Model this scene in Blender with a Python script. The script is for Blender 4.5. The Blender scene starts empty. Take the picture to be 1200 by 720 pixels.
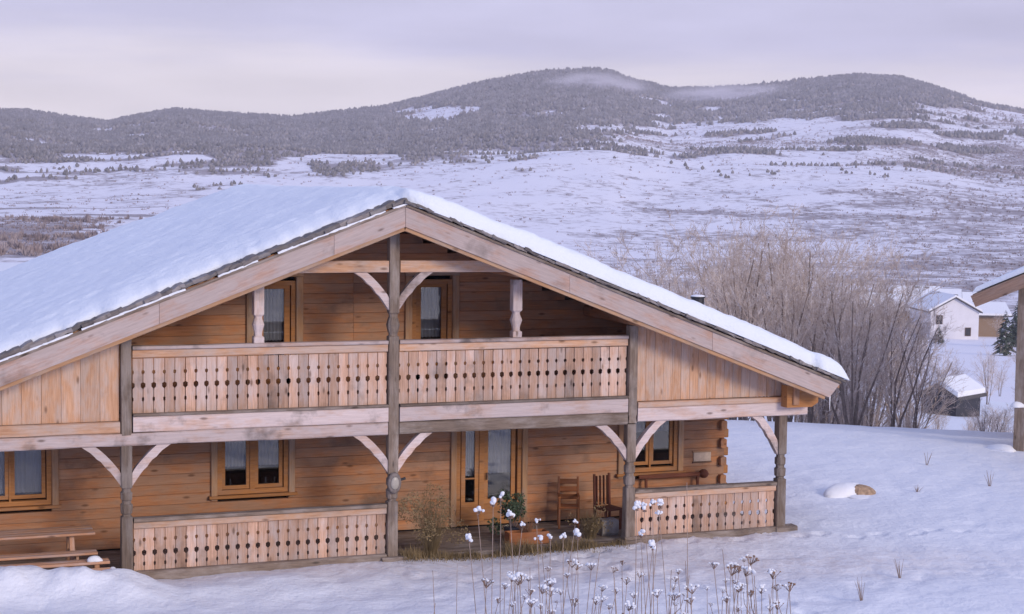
import bpy, math, random
import numpy as np
from mathutils import Vector, Matrix
random.seed(7); RNG = np.random.default_rng(11)
SC = bpy.context.scene
COL = SC.collection

# ------------------------------------------------------------------ camera
F = 1949.74                                   # focal length in photo pixels (photo 1200 x 720)
C = Vector((-9.0657, -30.1592, 7.1824))
FW = Vector((0.3546234, 0.93211389, -0.07352504))
RT = Vector((0.93489865, -0.35469278, 0.01255182))
UP = Vector((0.01437907, 0.07318963, 0.99721438))
cd = bpy.data.cameras.new('camera'); cam = bpy.data.objects.new('camera', cd); COL.objects.link(cam)
cd.sensor_fit = 'HORIZONTAL'; cd.sensor_width = 36.0; cd.lens = F / 1200 * 36.0
cd.clip_start = 0.1; cd.clip_end = 20000
M = Matrix.Identity(4)
for i in range(3):
    M[i][0] = RT[i]; M[i][1] = UP[i]; M[i][2] = -FW[i]; M[i][3] = C[i]
cam.matrix_world = M
SC.camera = cam

def at(px, py, depth):
    """world point seen at a photo pixel, depth metres in front of the camera"""
    return C + (FW + RT * ((px - 600) / F) + UP * ((360 - py) / F)) * depth

# ------------------------------------------------------------------ world, sun, exposure
SUN_TO = Vector((0.34, -0.88, 0.33)).normalized()
W = bpy.data.worlds.new('World'); SC.world = W; W.use_nodes = True
nt = W.node_tree; nt.nodes.clear()
def wn(t, **k):
    n = nt.nodes.new(t)
    for a, b in k.items(): setattr(n, a, b)
    return n
def ramp_set(n, stops):
    cr = n.color_ramp
    while len(cr.elements) > 1: cr.elements.remove(cr.elements[-1])
    for i, (p, c) in enumerate(stops):
        e = cr.elements[0] if i == 0 else cr.elements.new(p)
        e.position = p; e.color = (c[0], c[1], c[2], 1)
out = wn('ShaderNodeOutputWorld'); bg = wn('ShaderNodeBackground'); bg.inputs[1].default_value = 1.0
sky = wn('ShaderNodeTexSky', sky_type='NISHITA', sun_disc=False)
sky.sun_elevation = math.asin(SUN_TO.z); sky.sun_rotation = math.atan2(SUN_TO.x, SUN_TO.y)
sky.air_density = 1.0; sky.dust_density = 1.5
sks = wn('ShaderNodeVectorMath', operation='SCALE'); sks.inputs[3].default_value = 0.08
nt.links.new(sky.outputs[0], sks.inputs[0])
tc = wn('ShaderNodeTexCoord'); sep = wn('ShaderNodeSeparateXYZ'); nt.links.new(tc.outputs['Generated'], sep.inputs[0])
mp = wn('ShaderNodeMapping'); mp.inputs['Scale'].default_value = (2.2, 2.2, 22.0); nt.links.new(tc.outputs['Generated'], mp.inputs[0])
nz = wn('ShaderNodeTexNoise'); nz.inputs['Scale'].default_value = 1.3; nz.inputs['Detail'].default_value = 6; nz.inputs['Roughness'].default_value = .55
nt.links.new(mp.outputs[0], nz.inputs['Vector'])
ma = wn('ShaderNodeMath', operation='MULTIPLY_ADD'); ma.inputs[1].default_value = 0.075; ma.inputs[2].default_value = -0.0375
nt.links.new(nz.outputs[0], ma.inputs[0])
ad = wn('ShaderNodeMath', operation='ADD'); nt.links.new(sep.outputs[2], ad.inputs[0]); nt.links.new(ma.outputs[0], ad.inputs[1])
rp = wn('ShaderNodeValToRGB'); rp.color_ramp.interpolation = 'EASE'
ramp_set(rp, [(0.0, (.70, .65, .68)), (.052, (.77, .70, .725)), (.09, (.525, .505, .68)), (.17, (.485, .475, .665)), (.45, (.41, .445, .68)), (1.0, (.39, .46, .80))])
nt.links.new(ad.outputs[0], rp.inputs[0])
nz2 = wn('ShaderNodeTexNoise'); nz2.inputs['Scale'].default_value = 3.0; nz2.inputs['Detail'].default_value = 7
mp2 = wn('ShaderNodeMapping'); mp2.inputs['Scale'].default_value = (1.6, 1.6, 9.0); nt.links.new(tc.outputs['Generated'], mp2.inputs[0])
nt.links.new(mp2.outputs[0], nz2.inputs['Vector'])
br = wn('ShaderNodeMapRange'); br.inputs[1].default_value = .3; br.inputs[2].default_value = .7; br.inputs[3].default_value = .86; br.inputs[4].default_value = 1.14
nt.links.new(nz2.outputs[0], br.inputs[0])
cs = wn('ShaderNodeVectorMath', operation='SCALE'); nt.links.new(rp.outputs[0], cs.inputs[0]); nt.links.new(br.outputs[0], cs.inputs[3])
mx = wn('ShaderNodeMix', data_type='RGBA'); mx.inputs[0].default_value = 0.9
nt.links.new(sks.outputs[0], mx.inputs[6]); nt.links.new(cs.outputs[0], mx.inputs[7])
nt.links.new(mx.outputs[2], bg.inputs[0]); nt.links.new(bg.outputs[0], out.inputs[0])

sd = bpy.data.lights.new('sun', 'SUN'); sd.energy = 1.75; sd.angle = math.radians(16); sd.color = (1.0, .85, .70)
so = bpy.data.objects.new('sun', sd); COL.objects.link(so); so.rotation_euler = (-SUN_TO).to_track_quat('-Z', 'Y').to_euler()
SC.view_settings.view_transform = 'Standard'; SC.view_settings.look = 'None'
SC.view_settings.exposure = 0.28; SC.view_settings.gamma = 1.0; SC.view_settings.use_curve_mapping = False
SC.render.engine = 'CYCLES'
SC.cycles.max_bounces = 6; SC.cycles.volume_bounces = 2; SC.cycles.transparent_max_bounces = 12

# ------------------------------------------------------------------ materials
MAT = {}
class Mat:
    def __init__(s, name, rough=.7):
        s.m = bpy.data.materials.new(name); s.m.use_nodes = True; s.t = s.m.node_tree
        s.b = s.t.nodes['Principled BSDF']; s.b.inputs['Roughness'].default_value = rough
        s.b.inputs['Specular IOR Level'].default_value = .3
        MAT[name] = s.m
    def n(s, t, **k):
        n = s.t.nodes.new(t)
        for a, b in k.items(): setattr(n, a, b)
        return n
    def l(s, a, b): s.t.links.new(a, b)
    def noise(s, vec, scale, detail=4, rough=.5):
        n = s.n('ShaderNodeTexNoise'); n.inputs['Scale'].default_value = scale; n.inputs['Detail'].default_value = detail; n.inputs['Roughness'].default_value = rough
        if vec is not None: s.l(vec, n.inputs['Vector'])
        return n.outputs[0]
    def ramp(s, fac, stops):
        r = s.n('ShaderNodeValToRGB'); ramp_set(r, stops); s.l(fac, r.inputs[0]); return r.outputs[0]
    def rng(s, v, a, b, c, d):
        r = s.n('ShaderNodeMapRange'); s.l(v, r.inputs[0])
        for i, x in enumerate((a, b, c, d)): r.inputs[i + 1].default_value = x
        return r.outputs[0]
    def mix(s, fac, a, b, mode='MIX'):
        m = s.n('ShaderNodeMix', data_type='RGBA', blend_type=mode)
        for sock, v in ((0, fac), (6, a), (7, b)):
            if isinstance(v, (int, float)): m.inputs[sock].default_value = v
            elif isinstance(v, tuple): m.inputs[sock].default_value = (*v, 1)
            else: s.l(v, m.inputs[sock])
        return m.outputs[2]
    def scale(s, col, f):
        m = s.n('ShaderNodeVectorMath', operation='SCALE'); s.l(col, m.inputs[0])
        if isinstance(f, (int, float)): m.inputs[3].default_value = f
        else: s.l(f, m.inputs[3])
        return m.outputs[0]
    def bump(s, h, strength, dist):
        b = s.n('ShaderNodeBump'); b.inputs['Strength'].default_value = strength; b.inputs['Distance'].default_value = dist
        s.l(h, b.inputs['Height']); s.l(b.outputs[0], s.b.inputs['Normal'])
    def math(s, op, a, b):
        m = s.n('ShaderNodeMath', operation=op)
        for i, v in enumerate((a, b)):
            if isinstance(v, (int, float)): m.inputs[i].default_value = v
            else: s.l(v, m.inputs[i])
        return m.outputs[0]

def wood(name, c_dark, c_light, c_weather, weather, rough=.75, var=.22, grain=1.0, stain=None):
    """timber, grain along local X; weathering in patches of their own shape"""
    m = Mat(name, rough)
    tcn = m.n('ShaderNodeTexCoord'); oi = m.n('ShaderNodeObjectInfo')
    off = m.n('ShaderNodeVectorMath', operation='MULTIPLY_ADD'); cmb = m.n('ShaderNodeCombineXYZ')
    for i in range(3): m.l(m.math('MULTIPLY', oi.outputs['Random'], 31.0 + 17 * i), cmb.inputs[i])
    a = m.n('ShaderNodeVectorMath', operation='ADD'); m.l(tcn.outputs['Object'], a.inputs[0]); m.l(cmb.outputs[0], a.inputs[1])
    v = a.outputs[0]
    mpn = m.n('ShaderNodeMapping'); mpn.inputs['Scale'].default_value = (.9 * grain, 14 * grain, 14 * grain); m.l(v, mpn.inputs[0])
    g = m.noise(mpn.outputs[0], 2.4, 6, .62)
    mpf = m.n('ShaderNodeMapping'); mpf.inputs['Scale'].default_value = (2.5, 60, 60); m.l(v, mpf.inputs[0])
    gf = m.noise(mpf.outputs[0], 2.0, 3, .6)
    gg = m.math('ADD', m.math('MULTIPLY', g, .7), m.math('MULTIPLY', gf, .3))
    col = m.ramp(gg, [(.33, c_dark), (.66, c_light)])
    mpw = m.n('ShaderNodeMapping'); mpw.inputs['Scale'].default_value = (.9, 2.6, 2.6); m.l(v, mpw.inputs[0])
    wv = m.noise(mpw.outputs[0], 1.5, 6, .65)
    col = m.mix(m.rng(wv, .62 - weather * .45, .80 - weather * .45, 0, .92), col, m.scale(m.ramp(gg, [(.3, tuple(x * .72 for x in c_weather)), (.7, c_weather)]), 1.0))
    # knots
    vo = m.n('ShaderNodeTexVoronoi', feature='F1'); mpk = m.n('ShaderNodeMapping'); mpk.inputs['Scale'].default_value = (1.6, 4.5, 4.5); m.l(v, mpk.inputs[0]); m.l(mpk.outputs[0], vo.inputs['Vector']); vo.inputs['Scale'].default_value = 1.0
    col = m.mix(m.rng(vo.outputs['Distance'], .06, .15, .75, 0), col, tuple(x * .35 for x in c_dark))
    # damp stains
    st = m.noise(v, 1.1, 5, .6)
    if stain: col = m.mix(m.rng(st, .56, .70, 0, stain), col, (.085, .07, .062))
    col = m.scale(col, m.rng(oi.outputs['Random'], 0, 1, 1 - var, 1 + var))
    m.l(col, m.b.inputs['Base Color'])
    m.bump(gg, .5, .012)
    return m.m
wood('facade_wood', (.38, .225, .155), (.66, .43, .315), (.63, .50, .45), .42, var=.26, stain=.55)
wood('beam_wood', (.40, .26, .20), (.64, .46, .38), (.66, .56, .55), .62, stain=.8)
wood('fascia_wood', (.36, .225, .175), (.56, .38, .31), (.54, .45, .43), .62, var=.06, stain=.5)
wood('panel_wood', (.45, .235, .13), (.68, .42, .27), (.63, .48, .40), .48, var=.09, stain=.2)
wood('grey_wood', (.11, .082, .064), (.25, .19, .15), (.33, .28, .25), .38, stain=.7)
wood('log_wood', (.36, .15, .068), (.55, .255, .118), (.46, .27, .175), .5, var=.14, stain=.5)
wood('trim_wood', (.33, .14, .05), (.50, .235, .085), (.42, .23, .13), .3, var=.10, stain=.2)
wood('pale_trim_wood', (.36, .19, .10), (.52, .31, .17), (.46, .33, .25), .4, var=.1, stain=.3)
wood('red_wood', (.10, .03, .018), (.2, .07, .04), (.16, .07, .05), .2)
wood('chair_wood', (.22, .07, .025), (.36, .14, .05), (.30, .14, .08), .3)
wood('table_wood', (.42, .20, .11), (.62, .36, .22), (.56, .42, .36), .35, var=.12)
wood('tile_wood', (.11, .095, .09), (.25, .22, .215), (.30, .28, .28), .4, var=.35)
wood('dark_fascia', (.16, .10, .075), (.30, .20, .15), (.30, .23, .2), .3, stain=.4)
wood('village_wood', (.24, .16, .10), (.36, .25, .16), (.34, .26, .2), .3)

def plain(name, c, rough=.7, nscale=6, amt=.25, bumpd=.0, metal=0):
    m = Mat(name, rough); tcn = m.n('ShaderNodeTexCoord')
    nz = m.noise(tcn.outputs['Object'], nscale, 5, .6)
    m.l(m.ramp(nz, [(.3, tuple(x * (1 - amt) for x in c)), (.7, tuple(min(1, x * (1 + amt)) for x in c))]), m.b.inputs['Base Color'])
    m.b.inputs['Metallic'].default_value = metal
    if bumpd: m.bump(nz, .5, bumpd)
    return m.m
plain('curtain', (.25, .25, .29), .9, 3, .12)
plain('interior', (.035, .032, .035), .9, 2, .2)
plain('dark_metal', (.045, .045, .05), .45, 8, .3, metal=.6)
plain('grey_stone', (.30, .28, .27), .85, 5, .3, .02)
plain('tan_stone', (.36, .25, .17), .9, 9, .4, .05)
plain('dark_pot', (.04, .04, .05), .5, 6, .3)
plain('terracotta', (.30, .15, .08), .8, 9, .3, .004)
plain('plaque', (.55, .44, .36), .7, 10, .15)
plain('plaster', (.74, .73, .77), .9, .8, .05)
plain('shutter', (.16, .10, .07), .8, 4, .2)
plain('dark_roof', (.09, .085, .09), .8, 4, .2)
plain('lantern_grey', (.20, .17, .16), .6, 20, .25)
plain('lantern_glass', (.40, .37, .33), .3, 8, .1)
plain('trunk_bark', (.20, .16, .14), .9, 5, .35)
m = Mat('twig_bark', .9); tcn = m.n('ShaderNodeTexCoord')
m.l(m.ramp(m.noise(tcn.outputs['Object'], 2.2, 6, .7), [(.34, (.29, .215, .165)), (.5, (.53, .43, .37)), (.66, (.80, .75, .73))]), m.b.inputs['Base Color'])
plain('dry_stem', (.33, .25, .21), .9, 14, .35)
plain('dry_umbel', (.25, .16, .12), .9, 30, .4)
plain('conifer_green', (.05, .065, .05), .9, 2, .45)
plain('olive_leaf', (.24, .175, .09), .85, 3, .4)
plain('green_leaf', (.07, .10, .055), .7, 3, .4)
plain('track_grey', (.2, .19, .2), .9, 2, .3)

m = Mat('glass', .04); t = m.t; t.nodes.remove(m.b)
gl = m.n('ShaderNodeBsdfGlossy'); gl.inputs['Roughness'].default_value = .03; tr = m.n('ShaderNodeBsdfTransparent'); tr.inputs[0].default_value = (.86, .88, .9, 1)
fr = m.n('ShaderNodeFresnel'); fr.inputs[0].default_value = 1.5
ms = m.n('ShaderNodeMixShader'); m.l(m.rng(fr.outputs[0], 0, 1, .03, 1), ms.inputs[0]); m.l(tr.outputs[0], ms.inputs[1]); m.l(gl.outputs[0], ms.inputs[2])
m.l(ms.outputs[0], t.nodes['Material Output'].inputs[0])

def snow_mat(name, c=(.86, .875, .92), s1=3.0, s2=26, d1=.06, d2=.012, coord='Object'):
    m = Mat(name, .55); tcn = m.n('ShaderNodeTexCoord'); v = tcn.outputs[coord]
    n1 = m.noise(v, s1, 6, .6); n2 = m.noise(v, s2, 4, .6)
    h = m.math('ADD', m.math('MULTIPLY', n1, d1), m.math('MULTIPLY', n2, d2))
    m.bump(h, 1.0, 1.0)
    m.l(m.ramp(m.noise(v, .35, 5, .6), [(.3, tuple(x * .97 for x in c)), (.7, c)]), m.b.inputs['Base Color'])
    m.b.inputs['Specular IOR Level'].default_value = .25
    return m
snow_mat('snow_roof', (.80, .86, .95), 1.6, 22, .07, .012)
snow_mat('snow_cap', (.86, .88, .93), 10, 60, .01, .003)
snow_mat('snow_far', (.84, .85, .91), .05, .4, .8, .1)
# near ground: snow with a trodden, slightly soiled strip along the house front
m = snow_mat('snow_ground', (.83, .86, .93), 1.2, 9, .09, .022)
m.b.inputs['Base Color'].links[0].from_node
tcn = m.n('ShaderNodeTexCoord'); at_ = m.n('ShaderNodeAttribute', attribute_name='trod')
n3 = m.noise(tcn.outputs['Object'], 4.5, 6, .7)
basec = m.b.inputs['Base Color'].links[0].from_socket
m.l(m.mix(m.math('MULTIPLY', at_.outputs['Fac'], m.rng(n3, .35, .7, .15, .75)), basec, (.62, .54, .52)), m.b.inputs['Base Color'])
# hills: snow with heather and brush showing through
m = Mat('snow_hills', .8); tcn = m.n('ShaderNodeTexCoord'); v = tcn.outputs['Object']
a1 = m.n('ShaderNodeAttribute', attribute_name='brush').outputs['Fac']
n1 = m.noise(v, .03, 8, .7); n2 = m.noise(v, .16, 7, .72)
k = m.math('ADD', m.math('ADD', m.math('MULTIPLY', n1, .5), m.math('MULTIPLY', n2, .5)), m.math('MULTIPLY', a1, .30))
msk = m.rng(k, .535, .63, 0, 1)
brushc = m.ramp(m.noise(v, .3, 4, .6), [(.3, (.15, .12, .13)), (.7, (.29, .235, .25))])
m.l(m.mix(m.math('MULTIPLY', msk, .85), (.83, .83, .90), brushc), m.b.inputs['Base Color'])
# forest
m = Mat('forest_needles', .9); oi = m.n('ShaderNodeTexCoord')
m.l(m.ramp(m.noise(oi.outputs['Object'], .06, 6, .7), [(.3, (.085, .085, .08)), (.48, (.17, .16, .155)), (.68, (.36, .335, .35))]), m.b.inputs['Base Color'])
m = Mat('brush_twigs', .9); oi = m.n('ShaderNodeTexCoord')
m.l(m.ramp(m.noise(oi.outputs['Object'], .09, 6, .7), [(.3, (.16, .125, .125)), (.5, (.30, .24, .24)), (.7, (.52, .46, .48))]), m.b.inputs['Base Color'])

# ------------------------------------------------------------------ mesh helpers
WM = {}                                         # world matrices as set
def link(name, me, mat=None, parent=None, mw=None, label=None, cat=None, group=None, kind=None):
    o = bpy.data.objects.new(name, me); COL.objects.link(o)
    if me is not None and mat is not None and len(me.materials) == 0: me.materials.append(MAT[mat])
    mw = mw or Matrix.Identity(4)
    o.matrix_basis = mw; WM[o.name] = mw
    if parent is not None:
        o.parent = parent; o.matrix_parent_inverse = WM[parent.name].inverted()
    if label: o['label'] = label
    if cat: o['category'] = cat
    if group: o['group'] = group
    if kind: o['kind'] = kind
    return o
def mesh(name, vs, fs, smooth=False):
    me = bpy.data.meshes.new(name); me.from_pydata([tuple(v) for v in vs], [], fs); me.update()
    if smooth: me.polygons.foreach_set('use_smooth', [True] * len(me.polygons))
    return me
def np_mesh(name, V, Fq, smooth=False):
    """numpy verts (n,3), faces (m,k)"""
    me = bpy.data.meshes.new(name); k = Fq.shape[1]
    me.vertices.add(len(V)); me.vertices.foreach_set('co', np.asarray(V, np.float32).ravel())
    me.loops.add(Fq.size); me.loops.foreach_set('vertex_index', Fq.astype(np.int32).ravel())
    me.polygons.add(len(Fq)); me.polygons.foreach_set('loop_start', np.arange(0, Fq.size, k, dtype=np.int32))
    me.update(calc_edges=True); me.validate()
    if smooth: me.polygons.foreach_set('use_smooth', np.ones(len(Fq), bool))
    return me
def align(p0, p1, up=(0, 0, 1)):
    x = (Vector(p1) - Vector(p0)).normalized(); u = Vector(up)
    if abs(x.dot(u)) > .99: u = Vector((0, -1, 0))
    y = u.cross(x).normalized(); z = x.cross(y)
    m = Matrix.Identity(4)
    for i in range(3): m[i][0] = x[i]; m[i][1] = y[i]; m[i][2] = z[i]; m[i][3] = p0[i]
    return m
def bar_geo(L, w, h, ch=.012, nseg=1, jit=0., rnd=random):
    hw, hh = w / 2, h / 2
    sec = [(-hw + ch, -hh), (hw - ch, -hh), (hw, -hh + ch), (hw, hh - ch), (hw - ch, hh), (-hw + ch, hh), (-hw, hh - ch), (-hw, -hh + ch)]
    vs, fs = [], []
    for i in range(nseg + 1):
        x = L * i / nseg; j = [(rnd.uniform(-jit, jit), rnd.uniform(-jit, jit)) for _ in range(4)]
        for k, (a, b) in enumerate(sec):
            q = j[(k // 2) % 4]; vs.append((x, a + q[0], b + q[1]))
    for i in range(nseg):
        for k in range(8):
            a, b = i * 8 + k, i * 8 + (k + 1) % 8; fs.append((a, b, b + 8, a + 8)[::-1])
    fs.append(tuple(range(8))); fs.append(tuple(range(nseg * 8, nseg * 8 + 8))[::-1])
    return vs, [f[::-1] for f in fs]
BARS = {}
def bar(name, p0, p1, w, h, mat, parent=None, up=(0, 0, 1), ch=.012, seg=0, jit=0., **kw):
    """timber from p0 to p1 along its centre line; w across, h along up"""
    L = (Vector(p1) - Vector(p0)).length
    key = (round(L, 3), w, h, ch, mat)
    if seg == 0 and key in BARS: me = BARS[key]
    else:
        n = max(1, int(L / seg)) if seg else 1
        me = mesh(name, *bar_geo(L, w, h, ch, n, jit)); me.materials.append(MAT[mat])
        if seg == 0: BARS[key] = me
    return link(name, me, mat, parent, align(p0, p1, up), **kw)
def prism(name, outline, t, mat, parent=None, origin=(0, 0, 0), ax=((1, 0, 0), (0, 0, 1)), smooth=False, slope=None, **kw):
    """outline in the plane of ax[0], ax[1], thickness t towards the third axis, centred"""
    a, b = Vector(ax[0]), Vector(ax[1])
    if slope is not None:                       # local X turned along the slope, so the grain follows the board
        q = 1 / math.hypot(1, slope); a, b = a * q + b * (slope * q), b * q - a * (slope * q)
        outline = [(x * q + y * slope * q, y * q - x * slope * q) for x, y in outline]
    c = a.cross(b)
    n = len(outline)
    vs = [(p[0], p[1], -t / 2) for p in outline] + [(p[0], p[1], t / 2) for p in outline]
    fs = [tuple(range(n))[::-1], tuple(range(n, 2 * n))] + [(i, (i + 1) % n, n + (i + 1) % n, n + i) for i in range(n)]
    m = Matrix.Identity(4)
    for i in range(3): m[i][0] = a[i]; m[i][1] = b[i]; m[i][2] = c[i]; m[i][3] = origin[i]
    return link(name, mesh(name, vs, fs, smooth), mat, parent, m, **kw)
def boxes(name, bl, mat, parent=None, **kw):
    vs, fs = [], []
    for (x0, x1, y0, y1, z0, z1) in bl:
        k = len(vs)
        vs += [(x0, y0, z0), (x1, y0, z0), (x1, y1, z0), (x0, y1, z0), (x0, y0, z1), (x1, y0, z1), (x1, y1, z1), (x0, y1, z1)]
        fs += [tuple(k + i for i in f) for f in ((0, 3, 2, 1), (4, 5, 6, 7), (0, 1, 5, 4), (1, 2, 6, 5), (2, 3, 7, 6), (3, 0, 4, 7))]
    return link(name, mesh(name, vs, fs), mat, parent, **kw)
def lathe(prof, n=12):
    vs, fs = [], []
    for (z, r) in prof:
        for k in range(n): a = 2 * math.pi * k / n; vs.append((r * math.cos(a), r * math.sin(a), z))
    for i in range(len(prof) - 1):
        for k in range(n): a, b = i * n + k, i * n + (k + 1) % n; fs.append((a, b, b + n, a + n))
    fs.append(tuple(range(n))[::-1]); fs.append(tuple(range((len(prof) - 1) * n, len(prof) * n)))
    return vs, fs
def empty(name, loc=(0, 0, 0), rz=0, **kw):
    return link(name, None, None, None, Matrix.Translation(loc) @ Matrix.Rotation(rz, 4, 'Z'), **kw)
def T(x, y, z): return Matrix.Translation((x, y, z))
def copy_tree(o, mw, **kw):
    c = o.copy(); COL.objects.link(c); c.matrix_basis = mw; WM[c.name] = mw
    for k, v in kw.items(): c[k] = v
    def kids(src, dst):
        for ch in src.children:
            d = ch.copy(); COL.objects.link(d); d.parent = dst; kids(ch, d)
    kids(o, c); return c

# numpy value noise
def vnoise(x, y, seed=0):
    xi = np.floor(x).astype(np.int64); yi = np.floor(y).astype(np.int64); xf = x - xi; yf = y - yi
    def h(a, b):
        n = (a * 374761393 + b * 668265263 + seed * 974711) & 0xffffffff
        n = ((n ^ (n >> 13)) * 1274126177) & 0xffffffff
        return ((n ^ (n >> 16)) & 0xffff) / 65535.0
    u = xf * xf * (3 - 2 * xf); v = yf * yf * (3 - 2 * yf)
    return (h(xi, yi) * (1 - u) + h(xi + 1, yi) * u) * (1 - v) + (h(xi, yi + 1) * (1 - u) + h(xi + 1, yi + 1) * u) * v
def fbm(x, y, oct=4, seed=0):
    x = np.asarray(x, float); y = np.asarray(y, float); s = 0; a = .5; t = 0
    for i in range(oct):
        s = s + a * vnoise(x, y, seed + i); t += a; a *= .5; x = x * 2.03 + 13.7; y = y * 2.03 + 7.1
    return s / t * 2 - 1
def sstep(a, b, x):
    t = np.clip((x - a) / (b - a), 0, 1); return t * t * (3 - 2 * t)

# ------------------------------------------------------------------ terrain
F2 = np.array([FW.x, FW.y]) / math.hypot(FW.x, FW.y); R2 = np.array([F2[1], -F2[0]])
RIDGE = np.array([(-900, 150), (-300, 128), (0, 136), (30, 136), (60, 140), (125, 148), (160, 140), (205, 133), (290, 138), (340, 142), (400, 134), (450, 128), (500, 116), (545, 103), (600, 93), (640, 87), (680, 84.5), (712, 87), (742, 98), (780, 107), (830, 107), (900, 102), (950, 98), (1000, 94), (1050, 98), (1080, 106), (1110, 115), (1140, 124), (1200, 136), (1500, 150), (2200, 120)], float)
RMT = 2600.0
PR_R = np.array([(0, 0), (50, 0), (54, -.35), (66, -3.7), (90, -5.4), (130, -9.2), (200, -14.5), (280, -18.2), (450, -22), (700, -20)], float)
PR_L = np.array([(0, 0), (140, 0), (152, -.6), (190, -4), (280, -7.2), (450, -9), (700, -9)], float)
def H(x, y):
    x = np.asarray(x, float); y = np.asarray(y, float)
    dx = x - C.x; dy = y - C.y
    s = dx * F2[0] + dy * F2[1]; t = dx * R2[0] + dy * R2[1]; r = np.hypot(dx, dy)
    px = 600 + F * np.where(s > .3 * np.abs(t), t / np.maximum(s, 1e-3), np.sign(t) * 3.3)
    px = np.clip(px, -3000, 4200)
    wr = sstep(250, 760, px)
    z = np.interp(r, PR_L[:, 0], PR_L[:, 1]) * (1 - wr) + np.interp(r, PR_R[:, 0], PR_R[:, 1]) * wr
    base = PR_L[-1, 1] * (1 - wr) + PR_R[-1, 1] * wr
    ry = np.interp(px, RIDGE[:, 0], RIDGE[:, 1])
    zr = C.z + (216.5 + .0125 * (np.clip(px, -900, 2200) - 600) - ry) / F * RMT
    g = np.clip((r - 700) / (RMT - 700), 0, 1) ** 1.22
    m = base + (zr - base) * g
    m = m - np.clip(r - RMT, 0, None) * .22
    nb = sstep(700, 1100, r) * (1 - sstep(2250, 2560, r))
    m = m + nb * (fbm(x / 420, y / 420, 5, 3) * 16 + fbm(x / 90, y / 90, 3, 9) * 3)
    m = m + sstep(2400, 2600, r) * fbm(x / 60, y / 60, 3, 5) * 2.0
    z = np.where(r > 700, m, z)
    z = z + sstep(60, 140, r) * (1 - sstep(700, 900, r)) * fbm(x / 45, y / 45, 4, 21) * 1.4
    # near slope up to where the photographer stands
    zs = 5.65 - .212 * np.clip(s, -25, 60); k = .15
    z = z + np.where(s < 50, np.logaddexp(0, (zs - z) / k) * k, 0)
    # snow bank by the left part of the house, small drifts
    near = np.exp(-((r - 30) / 30) ** 2)
    bank = np.exp(-((y + 1.35 + .25 * (x + 6)) / .85) ** 2) * sstep(-3.4, -6.6, x) * .40
    bank = bank * (.88 + .55 * fbm(x * 1.3, y * 1.3, 4, 31))
    bank = bank + .14 * np.exp(-(((x + 5.05) / .42) ** 2 + ((y + .95) / .5) ** 2))
    bank = bank + .10 * np.exp(-((y + 1.3) / .7) ** 2) * sstep(2.5, -3, x) * (1 + fbm(x * .9, y * .9, 2, 33))
    z = z + bank
    z = z + near * (fbm(x * .35, y * .35, 4, 41) * .10 + fbm(x * 1.7, y * 1.7, 3, 43) * .035)
    # footprints and ruts in front of the entrance
    tr = np.exp(-((y + 2.0 + .28 * (x - 2)) / 1.2) ** 2) * sstep(-6, -1, x) * sstep(16, 9, x)
    z = z - tr * (.05 + .11 * np.clip(fbm(x * 2.1, y * 2.1, 3, 47), 0, 1)) - .07 * np.clip(fbm(x * 1.1 + 9, y * 1.1, 3, 48) - .1, 0, 1) * near
    # two lines of footprints leaving the entrance
    for (xa, ya, xb, yb, sd_) in ((2.6, -.5, 6.4, -6.8, 1), (3.6, -.7, 13.5, -.6, 2)):
        L = math.hypot(xb - xa, yb - ya); ux, uy = (xb - xa) / L, (yb - ya) / L; rf = random.Random(sd_)
        for i in range(int(L / .62)):
            o = (.13 if i % 2 else -.13) + rf.uniform(-.05, .05); w = .35 * math.sin(i * .35)
            cx, cy = xa + ux * (i * .62 + rf.uniform(-.08, .08)) - uy * (o + w), ya + uy * i * .62 + ux * (o + w)
            m_ = (np.abs(x - cx) < .5) & (np.abs(y - cy) < .5)
            if m_.any():
                dx_, dy_ = x - cx, y - cy; e = ((dx_ * ux + dy_ * uy) / .19) ** 2 + ((-dx_ * uy + dy_ * ux) / .11) ** 2
                z = np.where(m_, z - .085 * np.exp(-e ** 2) + .02 * np.exp(-((np.sqrt(e) - 1.5) / .35) ** 2), z)
    # floor under the porch stays below the deck
    inside = sstep(-.12, .12, y) * (x > -10) * (x < 8.6) * (y < 13.6)
    z = z * (1 - inside) + np.minimum(z, -.12) * inside
    return z

def px_of(x, y, z):
    d = np.stack([x - C.x, y - C.y, z - C.z], -1); dz = d @ np.array(FW)
    return 600 + F * (d @ np.array(RT)) / dz, 360 - F * (d @ np.array(UP)) / dz
FLOW = np.array([(-600, 215), (0, 202), (60, 208), (100, 214), (150, 205), (200, 203), (260, 212), (330, 206), (400, 212), (440, 203), (500, 190), (560, 183), (610, 186), (650, 170), (690, 164), (725, 154), (745, 150), (790, 156), (830, 138), (880, 134), (950, 129), (1000, 133), (1060, 136), (1100, 129), (1130, 126), (1160, 120), (1300, 120), (2200, 140)], float)
CLEAR = [(150, 187, 78, 6.5), (168, 160, 20, 4), (345, 197, 22, 9), (395, 187, 40, 6), (440, 185, 28, 4), (505, 132, 46, 8), (545, 128, 20, 5), (30, 212, 40, 9), (215, 182, 22, 4), (780, 139, 38, 6)]
def forest_mask(px, py, x, y):
    n1 = fbm(x / 130, y / 130, 4, 61); n2 = fbm(x / 32, y / 32, 3, 69)
    lo = np.interp(px, FLOW[:, 0], FLOW[:, 1]) + n1 * 24 - 6 * sstep(640, 560, px)
    f = sstep(9, -16, py - lo + n2 * 14)
    for (cx, cy, rx, ry) in CLEAR:
        d = ((px - cx) / rx) ** 2 + ((py - cy) / ry) ** 2 + fbm(x / 60, y / 60, 4, 63) * 1.6
        f = f * sstep(.6, 1.3, d)
    f = f * (1 - .95 * sstep(.08, .34, fbm(x / 75, y / 75, 4, 67)) * sstep(-110, -15, py - lo))
    return f
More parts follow.
